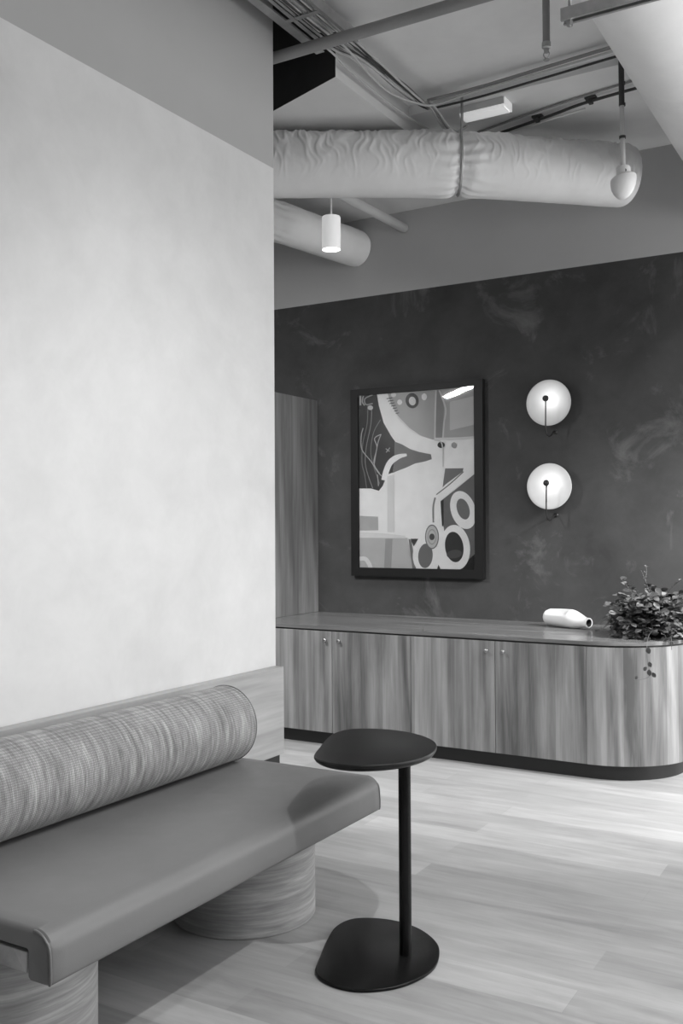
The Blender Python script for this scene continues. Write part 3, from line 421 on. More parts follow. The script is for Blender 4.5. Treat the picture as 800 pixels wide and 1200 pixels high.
(0.18,[(-3.2404,2.1720),(-3.2410,2.1593),(-3.2415,2.1423),(-3.2423,2.1219),(-3.2435,2.0993),(-3.2456,2.0758),(-3.2488,2.0523),(-3.2537,2.0280),(-3.2604,2.0016),(-3.2679,1.9740),(-3.2753,1.9462),(-3.2818,1.9190),(-3.2866,1.8934),(-3.2899,1.8697),(-3.2926,1.8473),(-3.2943,1.8256),(-3.2948,1.8040),(-3.2936,1.7818),(-3.2905,1.7584),(-3.2841,1.7321),(-3.2746,1.7031),(-3.2635,1.6737),(-3.2524,1.6462),(-3.2428,1.6230),(-3.2363,1.6064),(-3.2299,1.6083),(-3.2364,1.6249),(-3.2460,1.6481),(-3.2570,1.6755),(-3.2680,1.7047),(-3.2774,1.7334),(-3.2837,1.7592),(-3.2867,1.7821),(-3.2879,1.8038),(-3.2874,1.8251),(-3.2857,1.8466),(-3.2830,1.8688),(-3.2797,1.8923),(-3.2751,1.9176),(-3.2686,1.9446),(-3.2612,1.9724),(-3.2537,1.9999),(-3.2470,2.0264),(-3.2420,2.0511),(-3.2388,2.0748),(-3.2367,2.0986),(-3.2354,2.1212),(-3.2347,2.1417),(-3.2342,2.1587),(-3.2336,2.1713)]),
(0.14,[(-3.1723,2.0823),(-3.1784,2.0737),(-3.1872,2.0620),(-3.1976,2.0480),(-3.2083,2.0322),(-3.2182,2.0153),(-3.2262,1.9981),(-3.2324,1.9798),(-3.2378,1.9597),(-3.2424,1.9387),(-3.2460,1.9175),(-3.2486,1.8970),(-3.2500,1.8780),(-3.2502,1.8613),(-3.2494,1.8464),(-3.2475,1.8322),(-3.2445,1.8176),(-3.2404,1.8016),(-3.2352,1.7829),(-3.2279,1.7595),(-3.2182,1.7317),(-3.2074,1.7026),(-3.1969,1.6747),(-3.1879,1.6511),(-3.1816,1.6344),(-3.1752,1.6362),(-3.1814,1.6529),(-3.1905,1.6765),(-3.2010,1.7043),(-3.2117,1.7334),(-3.2213,1.7610),(-3.2286,1.7843),(-3.2337,1.8027),(-3.2378,1.8186),(-3.2407,1.8328),(-3.2425,1.8467),(-3.2434,1.8612),(-3.2431,1.8775),(-3.2418,1.8962),(-3.2392,1.9164),(-3.2356,1.9374),(-3.2311,1.9582),(-3.2257,1.9779),(-3.2197,1.9958),(-3.2120,2.0125),(-3.2023,2.0290),(-3.1917,2.0446),(-3.1815,2.0585),(-3.1727,2.0702),(-3.1665,2.0789)]),
(0.34,[(-3.3101,2.0321),(-3.3121,2.0265),(-3.3150,2.0191),(-3.3184,2.0101),(-3.3217,1.9997),(-3.3244,1.9882),(-3.3260,1.9758),(-3.3271,1.9621),(-3.3282,1.9466),(-3.3287,1.9300),(-3.3279,1.9129),(-3.3254,1.8960),(-3.3203,1.8799),(-3.3118,1.8648),(-3.3005,1.8502),(-3.2875,1.8361),(-3.2740,1.8224),(-3.2611,1.8090),(-3.2499,1.7959),(-3.2399,1.7825),(-3.2304,1.7687),(-3.2213,1.7552),(-3.2127,1.7423),(-3.2046,1.7306),(-3.1972,1.7206),(-3.1903,1.7123),(-3.1837,1.7054),(-3.1778,1.6997),(-3.1727,1.6952),(-3.1685,1.6915),(-3.1654,1.6886),(-3.1606,1.6927),(-3.1638,1.6957),(-3.1680,1.6993),(-3.1730,1.7038),(-3.1787,1.7093),(-3.1850,1.7159),(-3.1917,1.7239),(-3.1989,1.7337),(-3.2069,1.7453),(-3.2154,1.7581),(-3.2246,1.7717),(-3.2342,1.7856),(-3.2443,1.7992),(-3.2558,1.8126),(-3.2689,1.8262),(-3.2823,1.8398),(-3.2950,1.8537),(-3.3059,1.8677),(-3.3138,1.8819),(-3.3186,1.8969),(-3.3210,1.9131),(-3.3217,1.9298),(-3.3213,1.9461),(-3.3202,1.9614),(-3.3191,1.9749),(-3.3176,1.9869),(-3.3150,1.9980),(-3.3117,2.0081),(-3.3084,2.0169),(-3.3055,2.0243),(-3.3035,2.0300)]),
(0.34,[(-3.1655,1.9832),(-3.1718,1.9808),(-3.1813,1.9778),(-3.1924,1.9740),(-3.2035,1.9691),(-3.2129,1.9630),(-3.2189,1.9549),(-3.2196,1.9455),(-3.2165,1.9356),(-3.2116,1.9252),(-3.2064,1.9141),(-3.2025,1.9021),(-3.2013,1.8892),(-3.2037,1.8741),(-3.2089,1.8566),(-3.2153,1.8377),(-3.2214,1.8186),(-3.2256,1.8001),(-3.2262,1.7831),(-3.2221,1.7672),(-3.2144,1.7519),(-3.2047,1.7376),(-3.1949,1.7249),(-3.1864,1.7145),(-3.1807,1.7068),(-3.1751,1.7100),(-3.1808,1.7178),(-3.1893,1.7283),(-3.1990,1.7407),(-3.2083,1.7545),(-3.2156,1.7690),(-3.2194,1.7834),(-3.2188,1.7991),(-3.2148,1.8170),(-3.2088,1.8358),(-3.2023,1.8547),(-3.1970,1.8726),(-3.1945,1.8887),(-3.1958,1.9029),(-3.2000,1.9158),(-3.2053,1.9273),(-3.2101,1.9374),(-3.2128,1.9459),(-3.2124,1.9527),(-3.2079,1.9587),(-3.1997,1.9640),(-3.1894,1.9685),(-3.1786,1.9722),(-3.1691,1.9752),(-3.1626,1.9777)]),
(0.3,[(-3.1672,1.9818),(-3.1701,1.9756),(-3.1743,1.9677),(-3.1792,1.9579),(-3.1846,1.9461),(-3.1899,1.9322),(-3.1949,1.9161),(-3.2000,1.8956),(-3.2054,1.8700),(-3.2108,1.8425),(-3.2159,1.8158),(-3.2201,1.7930),(-3.2232,1.7771),(-3.2165,1.7759),(-3.2134,1.7918),(-3.2091,1.8146),(-3.2041,1.8412),(-3.1987,1.8687),(-3.1933,1.8941),(-3.1883,1.9145),(-3.1834,1.9302),(-3.1782,1.9437),(-3.1729,1.9553),(-3.1681,1.9650),(-3.1639,1.9729),(-3.1609,1.9792)]),
(0.3,[(-3.1980,1.7021),(-3.1971,1.6925),(-3.1959,1.6784),(-3.1944,1.6621),(-3.1930,1.6458),(-3.1918,1.6317),(-3.1909,1.6221),(-3.1842,1.6224),(-3.1850,1.6320),(-3.1862,1.6461),(-3.1877,1.6624),(-3.1891,1.6787),(-3.1903,1.6928),(-3.1912,1.7024)]),
(0.3,[(-3.3339,2.2617),(-3.3339,2.2533),(-3.3340,2.2409),(-3.3341,2.2266),(-3.3342,2.2124),(-3.3343,2.2000),(-3.3343,2.1916),(-3.3204,2.1907),(-3.3204,2.1991),(-3.3203,2.2114),(-3.3202,2.2257),(-3.3201,2.2399),(-3.3200,2.2523),(-3.3200,2.2607)]),
(0.28,[(-3.3075,2.2582),(-3.3088,2.2539),(-3.3110,2.2476),(-3.3134,2.2401),(-3.3156,2.2321),(-3.3171,2.2242),(-3.3171,2.2168),(-3.3152,2.2100),(-3.3117,2.2036),(-3.3076,2.1980),(-3.3035,2.1930),(-3.3001,2.1891),(-3.2978,2.1863),(-3.2891,2.1913),(-3.2916,2.1944),(-3.2950,2.1984),(-3.2989,2.2029),(-3.3024,2.2078),(-3.3051,2.2126),(-3.3064,2.2172),(-3.3063,2.2226),(-3.3050,2.2296),(-3.3030,2.2371),(-3.3006,2.2444),(-3.2985,2.2506),(-3.2971,2.2552)]),
(0.25,[(-3.2306,2.2619),(-3.2379,2.2597),(-3.2488,2.2568),(-3.2616,2.2533),(-3.2745,2.2491),(-3.2858,2.2442),(-3.2938,2.2383),(-3.2979,2.2307),(-3.2991,2.2221),(-3.2982,2.2132),(-3.2955,2.2047),(-3.2912,2.1972),(-3.2850,2.1915),(-3.2762,2.1888),(-3.2657,2.1887),(-3.2545,2.1898),(-3.2436,2.1915),(-3.2344,2.1931),(-3.2282,2.1939),(-3.2302,2.2019),(-3.2366,2.2010),(-3.2459,2.1994),(-3.2564,2.1978),(-3.2668,2.1967),(-3.2755,2.1968),(-3.2805,2.1982),(-3.2837,2.2014),(-3.2869,2.2070),(-3.2891,2.2141),(-3.2899,2.2214),(-3.2890,2.2281),(-3.2864,2.2330),(-3.2805,2.2372),(-3.2704,2.2416),(-3.2581,2.2456),(-3.2455,2.2491),(-3.2346,2.2520),(-3.2271,2.2542)]),
(0.4,[(-3.2264,2.1683),(-3.2267,2.1655),(-3.2277,2.1628),(-3.2293,2.1604),(-3.2314,2.1583),(-3.2341,2.1565),(-3.2371,2.1551),(-3.2405,2.1541),(-3.2441,2.1536),(-3.2478,2.1536),(-3.2515,2.1541),(-3.2551,2.1550),(-3.2585,2.1565),(-3.2615,2.1583),(-3.2641,2.1604),(-3.2663,2.1629),(-3.2678,2.1655),(-3.2688,2.1683),(-3.2691,2.1711),(-3.2687,2.1739),(-3.2677,2.1765),(-3.2662,2.1789),(-3.2640,2.1811),(-3.2613,2.1829),(-3.2583,2.1843),(-3.2549,2.1853),(-3.2513,2.1857),(-3.2476,2.1857),(-3.2439,2.1852),(-3.2403,2.1843),(-3.2369,2.1829),(-3.2339,2.1811),(-3.2313,2.1789),(-3.2292,2.1765),(-3.2276,2.1738),(-3.2267,2.1711)]),
(0.25,[(-3.1309,1.8766),(-3.1273,1.8741),(-3.1221,1.8703),(-3.1160,1.8660),(-3.1100,1.8617),(-3.1048,1.8580),(-3.1012,1.8554),(-3.0967,1.8605),(-3.1003,1.8631),(-3.1055,1.8668),(-3.1115,1.8711),(-3.1176,1.8754),(-3.1228,1.8792),(-3.1264,1.8817)]),
(0.25,[(-3.0987,1.8865),(-3.1023,1.8827),(-3.1076,1.8771),(-3.1137,1.8706),(-3.1198,1.8641),(-3.1251,1.8586),(-3.1288,1.8547),(-3.1230,1.8503),(-3.1193,1.8542),(-3.1140,1.8598),(-3.1079,1.8662),(-3.1018,1.8727),(-3.0965,1.8783),(-3.0929,1.8821)]),
(0.07,[(-3.1199,2.2209),(-3.1145,2.2213),(-3.1066,2.2219),(-3.0975,2.2226),(-3.0883,2.2233),(-3.0805,2.2239),(-3.0751,2.2244),(-3.0760,2.2296),(-3.0814,2.2292),(-3.0893,2.2286),(-3.0984,2.2279),(-3.1075,2.2272),(-3.1154,2.2266),(-3.1208,2.2262)]),
(0.07,[(-3.1080,2.2029),(-3.1030,2.2033),(-3.0956,2.2040),(-3.0871,2.2047),(-3.0786,2.2055),(-3.0713,2.2061),(-3.0663,2.2066),(-3.0673,2.2118),(-3.0723,2.2114),(-3.0796,2.2107),(-3.0881,2.2100),(-3.0966,2.2092),(-3.1040,2.2086),(-3.1090,2.2081)]),
(0.07,[(-3.0962,2.1848),(-3.0915,2.1853),(-3.0847,2.1860),(-3.0768,2.1868),(-3.0689,2.1876),(-3.0621,2.1883),(-3.0575,2.1888),(-3.0585,2.1940),(-3.0632,2.1936),(-3.0700,2.1929),(-3.0779,2.1921),(-3.0858,2.1913),(-3.0926,2.1906),(-3.0972,2.1901)]),
(0.07,[(-3.0843,2.1668),(-3.0800,2.1673),(-3.0737,2.1681),(-3.0665,2.1689),(-3.0592,2.1698),(-3.0529,2.1705),(-3.0486,2.1710),(-3.0498,2.1763),(-3.0541,2.1758),(-3.0604,2.1750),(-3.0676,2.1742),(-3.0749,2.1733),(-3.0812,2.1726),(-3.0855,2.1721)]),
(0.07,[(-3.0725,2.1488),(-3.0685,2.1494),(-3.0628,2.1502),(-3.0561,2.1511),(-3.0495,2.1520),(-3.0438,2.1528),(-3.0398,2.1533),(-3.0411,2.1585),(-3.0450,2.1580),(-3.0508,2.1572),(-3.0574,2.1563),(-3.0641,2.1554),(-3.0698,2.1546),(-3.0738,2.1541)]),
(0.07,[(-3.0607,2.1309),(-3.0571,2.1315),(-3.0519,2.1323),(-3.0458,2.1333),(-3.0398,2.1342),(-3.0346,2.1350),(-3.0310,2.1356),(-3.0324,2.1408),(-3.0360,2.1402),(-3.0412,2.1394),(-3.0472,2.1385),(-3.0533,2.1375),(-3.0585,2.1367),(-3.0621,2.1361)]),
(0.07,[(-3.0489,2.1130),(-3.0456,2.1136),(-3.0410,2.1145),(-3.0355,2.1155),(-3.0301,2.1165),(-3.0254,2.1173),(-3.0222,2.1179),(-3.0238,2.1231),(-3.0270,2.1225),(-3.0317,2.1216),(-3.0371,2.1207),(-3.0425,2.1197),(-3.0472,2.1188),(-3.0504,2.1182)]),
(0.45,[(-3.0366,2.0884),(-3.0253,2.0774),(-3.0095,2.0618),(-2.9909,2.0435),(-2.9711,2.0247),(-2.9518,2.0072),(-2.9344,1.9930),(-2.9180,1.9819),(-2.9010,1.9721),(-2.8845,1.9637),(-2.8694,1.9567),(-2.8569,1.9510),(-2.8477,1.9465),(-2.8458,1.9500),(-2.8550,1.9544),(-2.8676,1.9602),(-2.8826,1.9671),(-2.8989,1.9754),(-2.9156,1.9850),(-2.9318,1.9960),(-2.9488,2.0100),(-2.9681,2.0273),(-2.9878,2.0461),(-3.0063,2.0643),(-3.0221,2.0799),(-3.0334,2.0909)])]
t = thing('framed_picture', (-2.905, 5.92, .997), 'large abstract print in a black frame hung on the dark wall', 'picture')
X0, X1, Z0, Z1 = -3.402, -2.409, .997, 2.304; I0, I1, J0, J1 = -3.343, -2.470, 1.056, 2.272-.012
bm = B()
prism(bm, [(X0, Z0), (X1, Z0), (I1, J0), (I0, J0)], 5.905, 5.948, 'y'); prism(bm, [(X1, Z0), (X1, Z1), (I1, J1), (I1, J0)], 5.905, 5.948, 'y')
prism(bm, [(X1, Z1), (X0, Z1), (I0, J1), (I1, J1)], 5.905, 5.948, 'y'); prism(bm, [(X0, Z1), (X0, Z0), (I0, J0), (I0, J1)], 5.905, 5.948, 'y')
new('frame', bm, M['frame'], t)
ART = [(min(.9, g*1.45) if g > .1 else g, p) for g, p in ART]
tones = sorted(set(g for g, p in ART)); tm = [plain('ink_%d' % i, g, .8, var=.07, scale=9) for i, g in enumerate(tones)]
bm = B()
for i, (g, P) in enumerate(ART):
    y = 5.922-.0001*i
    P = [(min(max(x, I0-.004), I1+.004), min(max(z, J0-.004), J1+.004)) for x, z in P]
    vs = [bm.verts.new((x, y, z)) for x, z in P]
    for tri in tessellate_polygon([[Vector((x, z, 0)) for x, z in P]]):
        try:
            f = bm.faces.new([vs[k] for k in tri]); f.material_index = tones.index(g)
            f.normal_update()
            if f.normal.y > 0: f.normal_flip()
        except ValueError: pass
box(bm, I0-.004, I1+.004, 5.926, 5.947, J0-.004, J1+.004, mi=tones.index(max(tones)))
new('print', bm, tm, t, False, False)
bm = B(); box(bm, I0-.002, I1+.002, 5.9095, 5.9120, J0-.002, J1+.002); new('glazing', bm, M['glass'], t)

# ------------------------------------------------------------------ two disc wall lights
def sconce(z, label):
    x = -1.957; t = thing('wall_sconce', (x, YW, z-.2), label, 'wall light', 'disc wall lights')
    bm = B()   # shallow opal dish
    prof = [(0, .004), (.06, .004), (.12, .002), (.142, -.003), (.1445, -.002), (.143, .001), (.12, .007), (.06, .009), (0, .009)]
    lathe(bm, prof, (x, 5.882, z), 'y', 72); new('glass_disc', bm, M['opal'], t, True)
    bm = B(); lathe(bm, [(0, 0), (.024, 0), (.024, -.012), (.012, -.016), (.012, -.060), (0, -.060)], (x, YW-.0005, z), 'y', 28)
    new('wall_mount', bm, M['brass'], t, 'auto')
    kx, kz = x+.008, z+.018
    bm = B(); lathe(bm, [(0, -.013), (.010, -.0125), (.018, -.007), (.0195, 0), (.018, .005), (.013, .007), (0, .007)], (kx, 5.803, kz), 'y', 24)
    new('lamp_head', bm, M['brass'], t, True)
    bm = B(); P = spline([(kx, 5.804, kz-.010), (kx-.002, 5.806, z-.08), (kx-.004, 5.812, z-.165), (kx-.001, 5.828, z-.205), (kx+.006, 5.862, z-.213), (kx+.012, 5.905, z-.185), (kx+.014, 5.949, z-.180)], 8)
    tube(bm, P, .0045, 8); new('stem', bm, M['brass'], t, True)
    bm = B(); lathe(bm, [(0, 0), (.014, 0), (.014, -.006), (0, -.008)], (kx+.014, YW-.0004, z-.18), 'y', 20); new('stem_rose', bm, M['brass'], t, True)
    L = bpy.data.lights.new('sconce_led', 'SPOT'); L.energy = SC_E; L.shadow_soft_size = .008; L.spot_size = math.radians(164); L.spot_blend = .25
    lo = bpy.data.objects.new('sconce_led', L); COL.objects.link(lo); lo.parent = t
    lo.location = Vector((kx, 5.816, kz))-Vector((x, YW, z-.2)); lo.rotation_euler = (PI/2, 0, 0)
SC_E = .42
sconce(2.112, 'upper round glowing disc light on the dark wall, right of the picture')
sconce(1.588, 'lower round glowing disc light on the dark wall, right of the picture')

# ------------------------------------------------------------------ pendant
px_, py_ = -3.028, 5.035
t = thing('pendant_light', (px_, py_, ZB), 'small white cylinder pendant lamp, lit, hanging below the ducts', 'lamp')
bm = B(); lathe(bm, [(0, 3.036), (.050, 3.036), (.052, 3.031), (.057, 3.027), (.057, 3.222), (.054, 3.229), (0, 3.229)], (px_, py_, 0), 'z', 40); new('lamp_body', bm, M['lit_glass'], t, 'auto')
bm = B(); lathe(bm, [(0, 3.0285), (.049, 3.0285), (.049, 3.0355), (0, 3.0355)], (px_, py_, 0), 'z', 40); new('diffuser', bm, M['lit'], t)
bm = B(); tube(bm, [(px_, py_, 3.228), (px_, py_, ZB)], .006, 10); new('suspension_rod', bm, M['white'], t, True)
bm = B(); lathe(bm, [(0, ZB-.018), (.03, ZB-.018), (.032, ZB-.014), (.032, ZB), (0, ZB)], (px_, py_, 0), 'z', 24); new('ceiling_rose', bm, M['white'], t, 'auto')
L = bpy.data.lights.new('pendant_lamp', 'SPOT'); L.energy = 18; L.shadow_soft_size = .04; L.spot_size = math.radians(95); L.spot_blend = .8
lo = bpy.data.objects.new('pendant_lamp', L); COL.objects.link(lo); lo.parent = t; lo.location = (0, 0, 3.015-ZB)

# ------------------------------------------------------------------ ducts
def fold(i, s, th, amp, fs, ft, seed=0):
    top = .5+.5*math.cos(th)       # th=0 is the top of the duct
    v = noise.noise(Vector((s*fs, math.sin(th)*ft, math.cos(th)*ft+seed)))
    r = 1-abs(noise.noise(Vector((s*fs*.9+9, math.sin(th)*ft*.6+seed, math.cos(th)*ft*.6))))*2
    return 1+amp*(.25+.9*top)*(v*.8+(r-.5)*.7)
# wrapped duct crossing the view
P0, P1, P2 = Vector((-4.10, 3.682, 3.318)), Vector((-2.109, 4.854, 3.316)), Vector((-1.345, 5.54, 3.315))
pts = []; 
NA, NB = 420, 250
for k in range(NA): pts.append(P0.lerp(P1, k/NA))
for k in range(NB+1): pts.append(P1.lerp(P2, k/NB))
for _ in range(3):
    q = pts[:]
    for i in range(NA-20, NA+21): q[i] = (pts[i-4]+pts[i]+pts[i+4])/3
    pts = q
lens = [0]
for a, b in zip(pts, pts[1:]): lens.append(lens[-1]+(b-a).length)
sj = lens[NA]; tot = lens[-1]
def rf(i, fr, th):
    s = lens[i]; d = abs(s-sj)
    f = fold(i, s, th, .035, 9, 1.5)
    up_ = max(0, .25+.75*math.cos(th-.5)); ss = s+.05*noise.noise(Vector((s*7, math.cos(th)*2, 3)))
    c1 = abs(noise.noise(Vector((ss*24, math.cos(th)*1.3, math.sin(th)*1.3+5)))); c2 = abs(noise.noise(Vector((ss*55+4, math.cos(th)*2.4, math.sin(th)*2.4))))
    f += up_*(.085*(.25-min(.25, c1))*2-.022+.035*(.2-min(.2, c2)))
    pinch = math.exp(-(d/.035)**2)*.14; puck = math.exp(-(d/.12)**2)
    f *= 1-pinch+puck*.035*math.sin(th*17+3*noise.noise(Vector((s*6, th, 0))))
    if s < sj: f *= 1.0+.015*math.sin(s*3)
    e = tot-s
    if e < .07: f *= math.sqrt(max(0.0, 1-((.07-e)/.07)**2))*.45+.55
    return f
bm = B(); tube(bm, pts, [.176 if l < sj else .172 for l in lens], 128, True, 0, rf)
t = thing('air_duct', (P1.x, P1.y, P1.z-.17), 'long wrinkled foil-wrapped duct crossing under the ceiling, with a pinched joint', 'duct')
new('duct_wrap', bm, M['duct'], t, True)
dn = (P1-P0).normalized(); sd = Vector((dn.y, -dn.x, 0))
bm = B(); P = [P1+Vector((0, 0, .34))+sd*.165, P1+Vector((0, 0, .19))+sd*.168]
P += [P1+sd*(.165*math.sin(a))+Vector((0, 0, .165*math.cos(a))) for a in [math.radians(50+12*k) for k in range(16)]]
tube(bm, [(p.x, p.y, min(p.z, 3.612)) for p in P], .008, 8); new('hanger_strap', bm, M['galv'], t, True)
# short duct running into the back wall
P = spline([(-3.80, 4.35, 3.30), (-3.60, 4.75, 3.30), (-3.492, 5.108, 3.300), (-3.426, 5.496, 3.300), (-3.375, 5.949, 3.31)], 26)
def rf2(i, fr, th):
    a = abs(P[i].y-5.08); j = math.exp(-(a/.03)**2)
    return fold(i, i*.016, th, .03, 9, 2, 4)*(1-.05*j)+.03*math.exp(-(a/.08)**2)*math.sin(th*15)
bm = B(); tube(bm, P, [.128]*len(P), 72, True, 0, rf2)
tag(new('branch_duct', bm, M['duct'], None, True), 'short wrapped duct running into the back wall behind the pendant lamp', 'duct')
# large duct at the top right
P = [Vector((-.755, -1.0+k*.0345, 3.332)) for k in range(200)]
def rf3(i, fr, th):
    y = P[i].y; j = math.exp(-((y-4.10)/.05)**2); j2 = math.exp(-((y-4.32)/.12)**2)
    f = 1+.006*noise.noise(Vector((y*2, math.cos(th)*2, math.sin(th)*2)))
    f += j2*.02*noise.noise(Vector((y*26, math.cos(th)*3, math.sin(th)*3)))-.03*math.exp(-((y-4.10)/.018)**2)
    return f
bm = B(); tube(bm, [p for p in P if p.y < 5.93], .27, 96, True, 0, rf3)
t = thing('main_duct', (-.73, 3.3, 3.07), 'big smooth pale duct at the top right, resting on a steel channel', 'duct')
new('duct_wrap', bm, M['duct2'], t, True)
# channel and rod that carry it
t = thing('duct_support', (-.72, 3.15, 3.03), 'steel channel on threaded rods under the big pale duct', 'support')
bm = B(); box(bm, -.985, -.45, 3.115, 3.156, 3.052, 3.057); box(bm, -.985, -.45, 3.115, 3.119, 3.016, 3.052); box(bm, -.985, -.45, 3.152, 3.156, 3.016, 3.052)
box(bm, -.985, -.45, 3.119, 3.126, 3.016, 3.020); box(bm, -.985, -.45, 3.145, 3.152, 3.016, 3.020)
new('channel', bm, M['galv'], t)
for x in (-1.045+.085, -.47):
    bm = B(); tube(bm, [(x if x < -.5 else -.437, 3.135, 3.0), (x if x < -.5 else -.437, 3.135, 3.66)], .0055, 8); o = new('threaded_rod', bm, M['galv'], t, True)
    if x > -.5: bpy.data.objects.remove(o)
bm = B(); lathe(bm, [(0, 3.001), (.011, 3.001), (.011, 3.016), (0, 3.016)], (-.96, 3.135, 0), 'z', 6); new('nut', bm, M['galv'], t)

# ------------------------------------------------------------------ pipes
def run(name, P, r, m, label, cat, group=None, n=12, k=10, clips=None):
    bm = B(); tube(bm, spline(P, k), r, n)
    return tag(new(name, bm, M[m], None, True), label, cat, group)
run('sprinkler_pipe', [(-3.2, 3.655, 3.50), (-2.0, 3.665, 3.50), (-.9, 3.675, 3.50)], .026, 'pipe_grey', 'thick grey pipe crossing the top of the view under the cable tray', 'pipe', k=3, n=20)
run('drain_pipe', [(-3.035, 4.9, 3.40), (-2.99, YW-.001, 3.392)], .031, 'pipe_white', 'pale straight pipe running from behind the long duct into the wall', 'pipe', k=2, n=20)
run('black_conduit', [(-2.36, 3.80, 3.63), (-2.20, 3.81, 3.60), (-2.05, 3.81, 3.58), (-1.81, 3.83, 3.58), (-1.62, 3.83, 3.582), (-1.1, 3.86, 3.60)], .008, 'cable_d', 'black cable running close under the thick grey pipe', 'cable')
run('thin_conduit', [(-2.05, 3.86, 3.60), (-1.81, 3.85, 3.60), (-1.62, 3.845, 3.60), (-1.1, 3.86, 3.62)], .005, 'cable_m', 'thin grey cable above the black cable beside the thick pipe', 'cable')
# cable tray
t = thing('cable_tray', (-2.27, 3.0, 3.55), 'galvanised cable tray running away from the camera at the top left', 'tray')
for x in (-2.374, -2.152):
    bm = B(); box(bm, x, x+.003, 1.6, 3.82, 3.553, 3.60); box(bm, x if x < -2.2 else x-.012, x+.045 if x < -2.2 else x+.003, 1.6, 3.82, 3.550, 3.553); new('side_rail', bm, M['galv'], t)
for k in range(9):
    bm = B(); box(bm, -2.371, -2.152, 1.75+k*.25, 1.775+k*.25, 3.5535, 3.5565); new('rung', bm, M['galv'], t)
bm = B(); box(bm, -2.300, -2.286, 1.6, 3.82, 3.5500, 3.5530); new('stiffening_strip', bm, M['galv'], t)
random.seed(11)
CG = 'cables on the tray'
kinds = ['cable_l', 'cable_m', 'cable_l', 'cable_d', 'cable_m', 'cable_l', 'cable_d', 'cable_l', 'cable_m', 'cable_d', 'cable_l', 'cable_d', 'cable_l']
word = {'cable_l': 'pale', 'cable_m': 'grey', 'cable_d': 'dark'}
for i, k in enumerate(kinds):
    x = -2.335+.0137*i; z0 = 3.565+(.010 if i % 2 else 0)
    if i < 2: continue
    P = [(x, 1.6, z0), (x+random.uniform(-.006, .006), 2.4, z0), (x+random.uniform(-.006, .006), 3.2, z0), (x, 3.78, z0+.002),
         (x*.5-1.09+random.uniform(-.01, .01), 4.05, 3.575+random.uniform(-.02, .01)), (-2.225+.0055*i-.02, 4.35, 3.572+random.uniform(-.012, .008)), (-2.215+.0035*i-.015, 4.60, 3.57+.003*(i % 3)), (-2.21+.003*i-.015, 4.70, 3.585)]
    run('tray_cable', P, random.choice((.005, .006, .0065)), k, '%s cable in the bundle laid along the tray towards the long duct' % word[k], 'cable', CG+', '+word[k])
run('sagging_cable', [(-2.28, 2.2, 3.572), (-2.27, 3.0, 3.572), (-2.245, 3.7, 3.566), (-2.225, 3.85, 3.55), (-2.235, 4.06, 3.53), (-2.24, 4.30, 3.525), (-2.19, 4.50, 3.535), (-2.13, 4.60, 3.55), (-1.93, 4.62, 3.575), (-1.55, 4.62, 3.59), (-1.1, 4.60, 3.60)], .0055, 'cable_l', 'pale cable that sags away from the bundle and turns right', 'cable')
run('loose_cable', [(-2.31, 2.4, 3.572), (-2.315, 3.75, 3.566), (-2.315, 4.0, 3.545), (-2.32, 4.4, 3.545), (-2.31, 4.75, 3.55), (-2.30, 5.0, 3.57)], .0055, 'cable_l', 'single pale cable beside the edge of the dropped soffit', 'cable')
for i, dx in enumerate((0, .011, .022)):
    run('dropping_cable', [(-2.17+dx, 4.58, 3.565), (-2.172+dx, 4.68, 3.55), (-2.185+dx*1.4, 4.80, 3.525), (-2.178+dx*1.6, 4.88, 3.515), (-2.145+dx, 4.93, 3.53), (-2.12+dx, 4.96, 3.56)], .0055, ('cable_l', 'cable_m', 'cable_l')[i], 'short cable dropping from the bundle behind the duct joint', 'cable', 'dropping cables')
# cross runs
for i, (y, z, k, r) in enumerate(((4.66, 3.635, 'cable_d', .007), (4.63, 3.622, 'cable_m', .008), (4.69, 3.600, 'cable_d', .006))):
    run('ceiling_cable', [(-2.19, y+.01, z-.02), (-1.92, y, z-.024), (-1.55, y-.01, z-.012), (-1.17, y-.03, z-.004), (-.8, y-.03, z)], r, k, ('upper dark cable', 'grey cable', 'lower dark cable')[i]+' crossing the ceiling above the white batten', 'cable')
t = thing('conduit_run', (-1.5, 5.08, 3.59), 'dark conduit with clamps crossing the ceiling behind the hanging rod', 'conduit')
bm = B(); tube(bm, spline([(-2.20, 5.25, 3.585), (-1.70, 5.13, 3.585), (-1.44, 5.06, 3.585), (-.9, 5.0, 3.585)], 6), .008, 10); new('tube', bm, M['cable_d'], t, True)
for x, y in ((-1.44, 5.06), (-1.76, 5.145)):
    bm = B(); box(bm, x-.03, x+.03, y-.02, y+.02, 3.596, 3.609, bev=.003); box(bm, x-.012, x+.012, y-.014, y+.014, 3.57, 3.598, bev=.003); new('clamp', bm, M['cable_d'], t)
run('grey_conduit', [(-2.2, 5.19, 3.60), (-1.7, 5.06, 3.60), (-.9, 4.92, 3.60)], .006, 'cable_m', 'thin grey conduit just in front of the dark clamped conduit', 'conduit')
run('bright_rod', [(-2.02, 5.215, 3.575), (-1.478, 5.085, 3.562)], .006, 'white', 'bright white rod slanting below the clamped conduit', 'rod', k=2)

# ------------------------------------------------------------------ white batten on the ceiling
t = thing('ceiling_batten', (-1.955, 4.87, ZS), 'white oblong batten light fixed under the ceiling above the long duct', 'light')
bm = B(); box(bm, -2.088, -1.832, 4.815, 4.925, 3.572, ZS, bev=.003); new('housing', bm, M['soffit'], t)
bm = B(); prism(bm, [(4.819, 3.572), (4.830, 3.556), (4.910, 3.556), (4.921, 3.572)], -2.086, -1.834, 'z')
for v in bm.verts: v.co = Vector((v.co.z, v.co.x, v.co.y))
box(bm, -1.8315, -1.824, 4.818, 4.922, 3.560, 3.606, bev=.002)
new('diffuser', bm, M['lit_soft'], t)

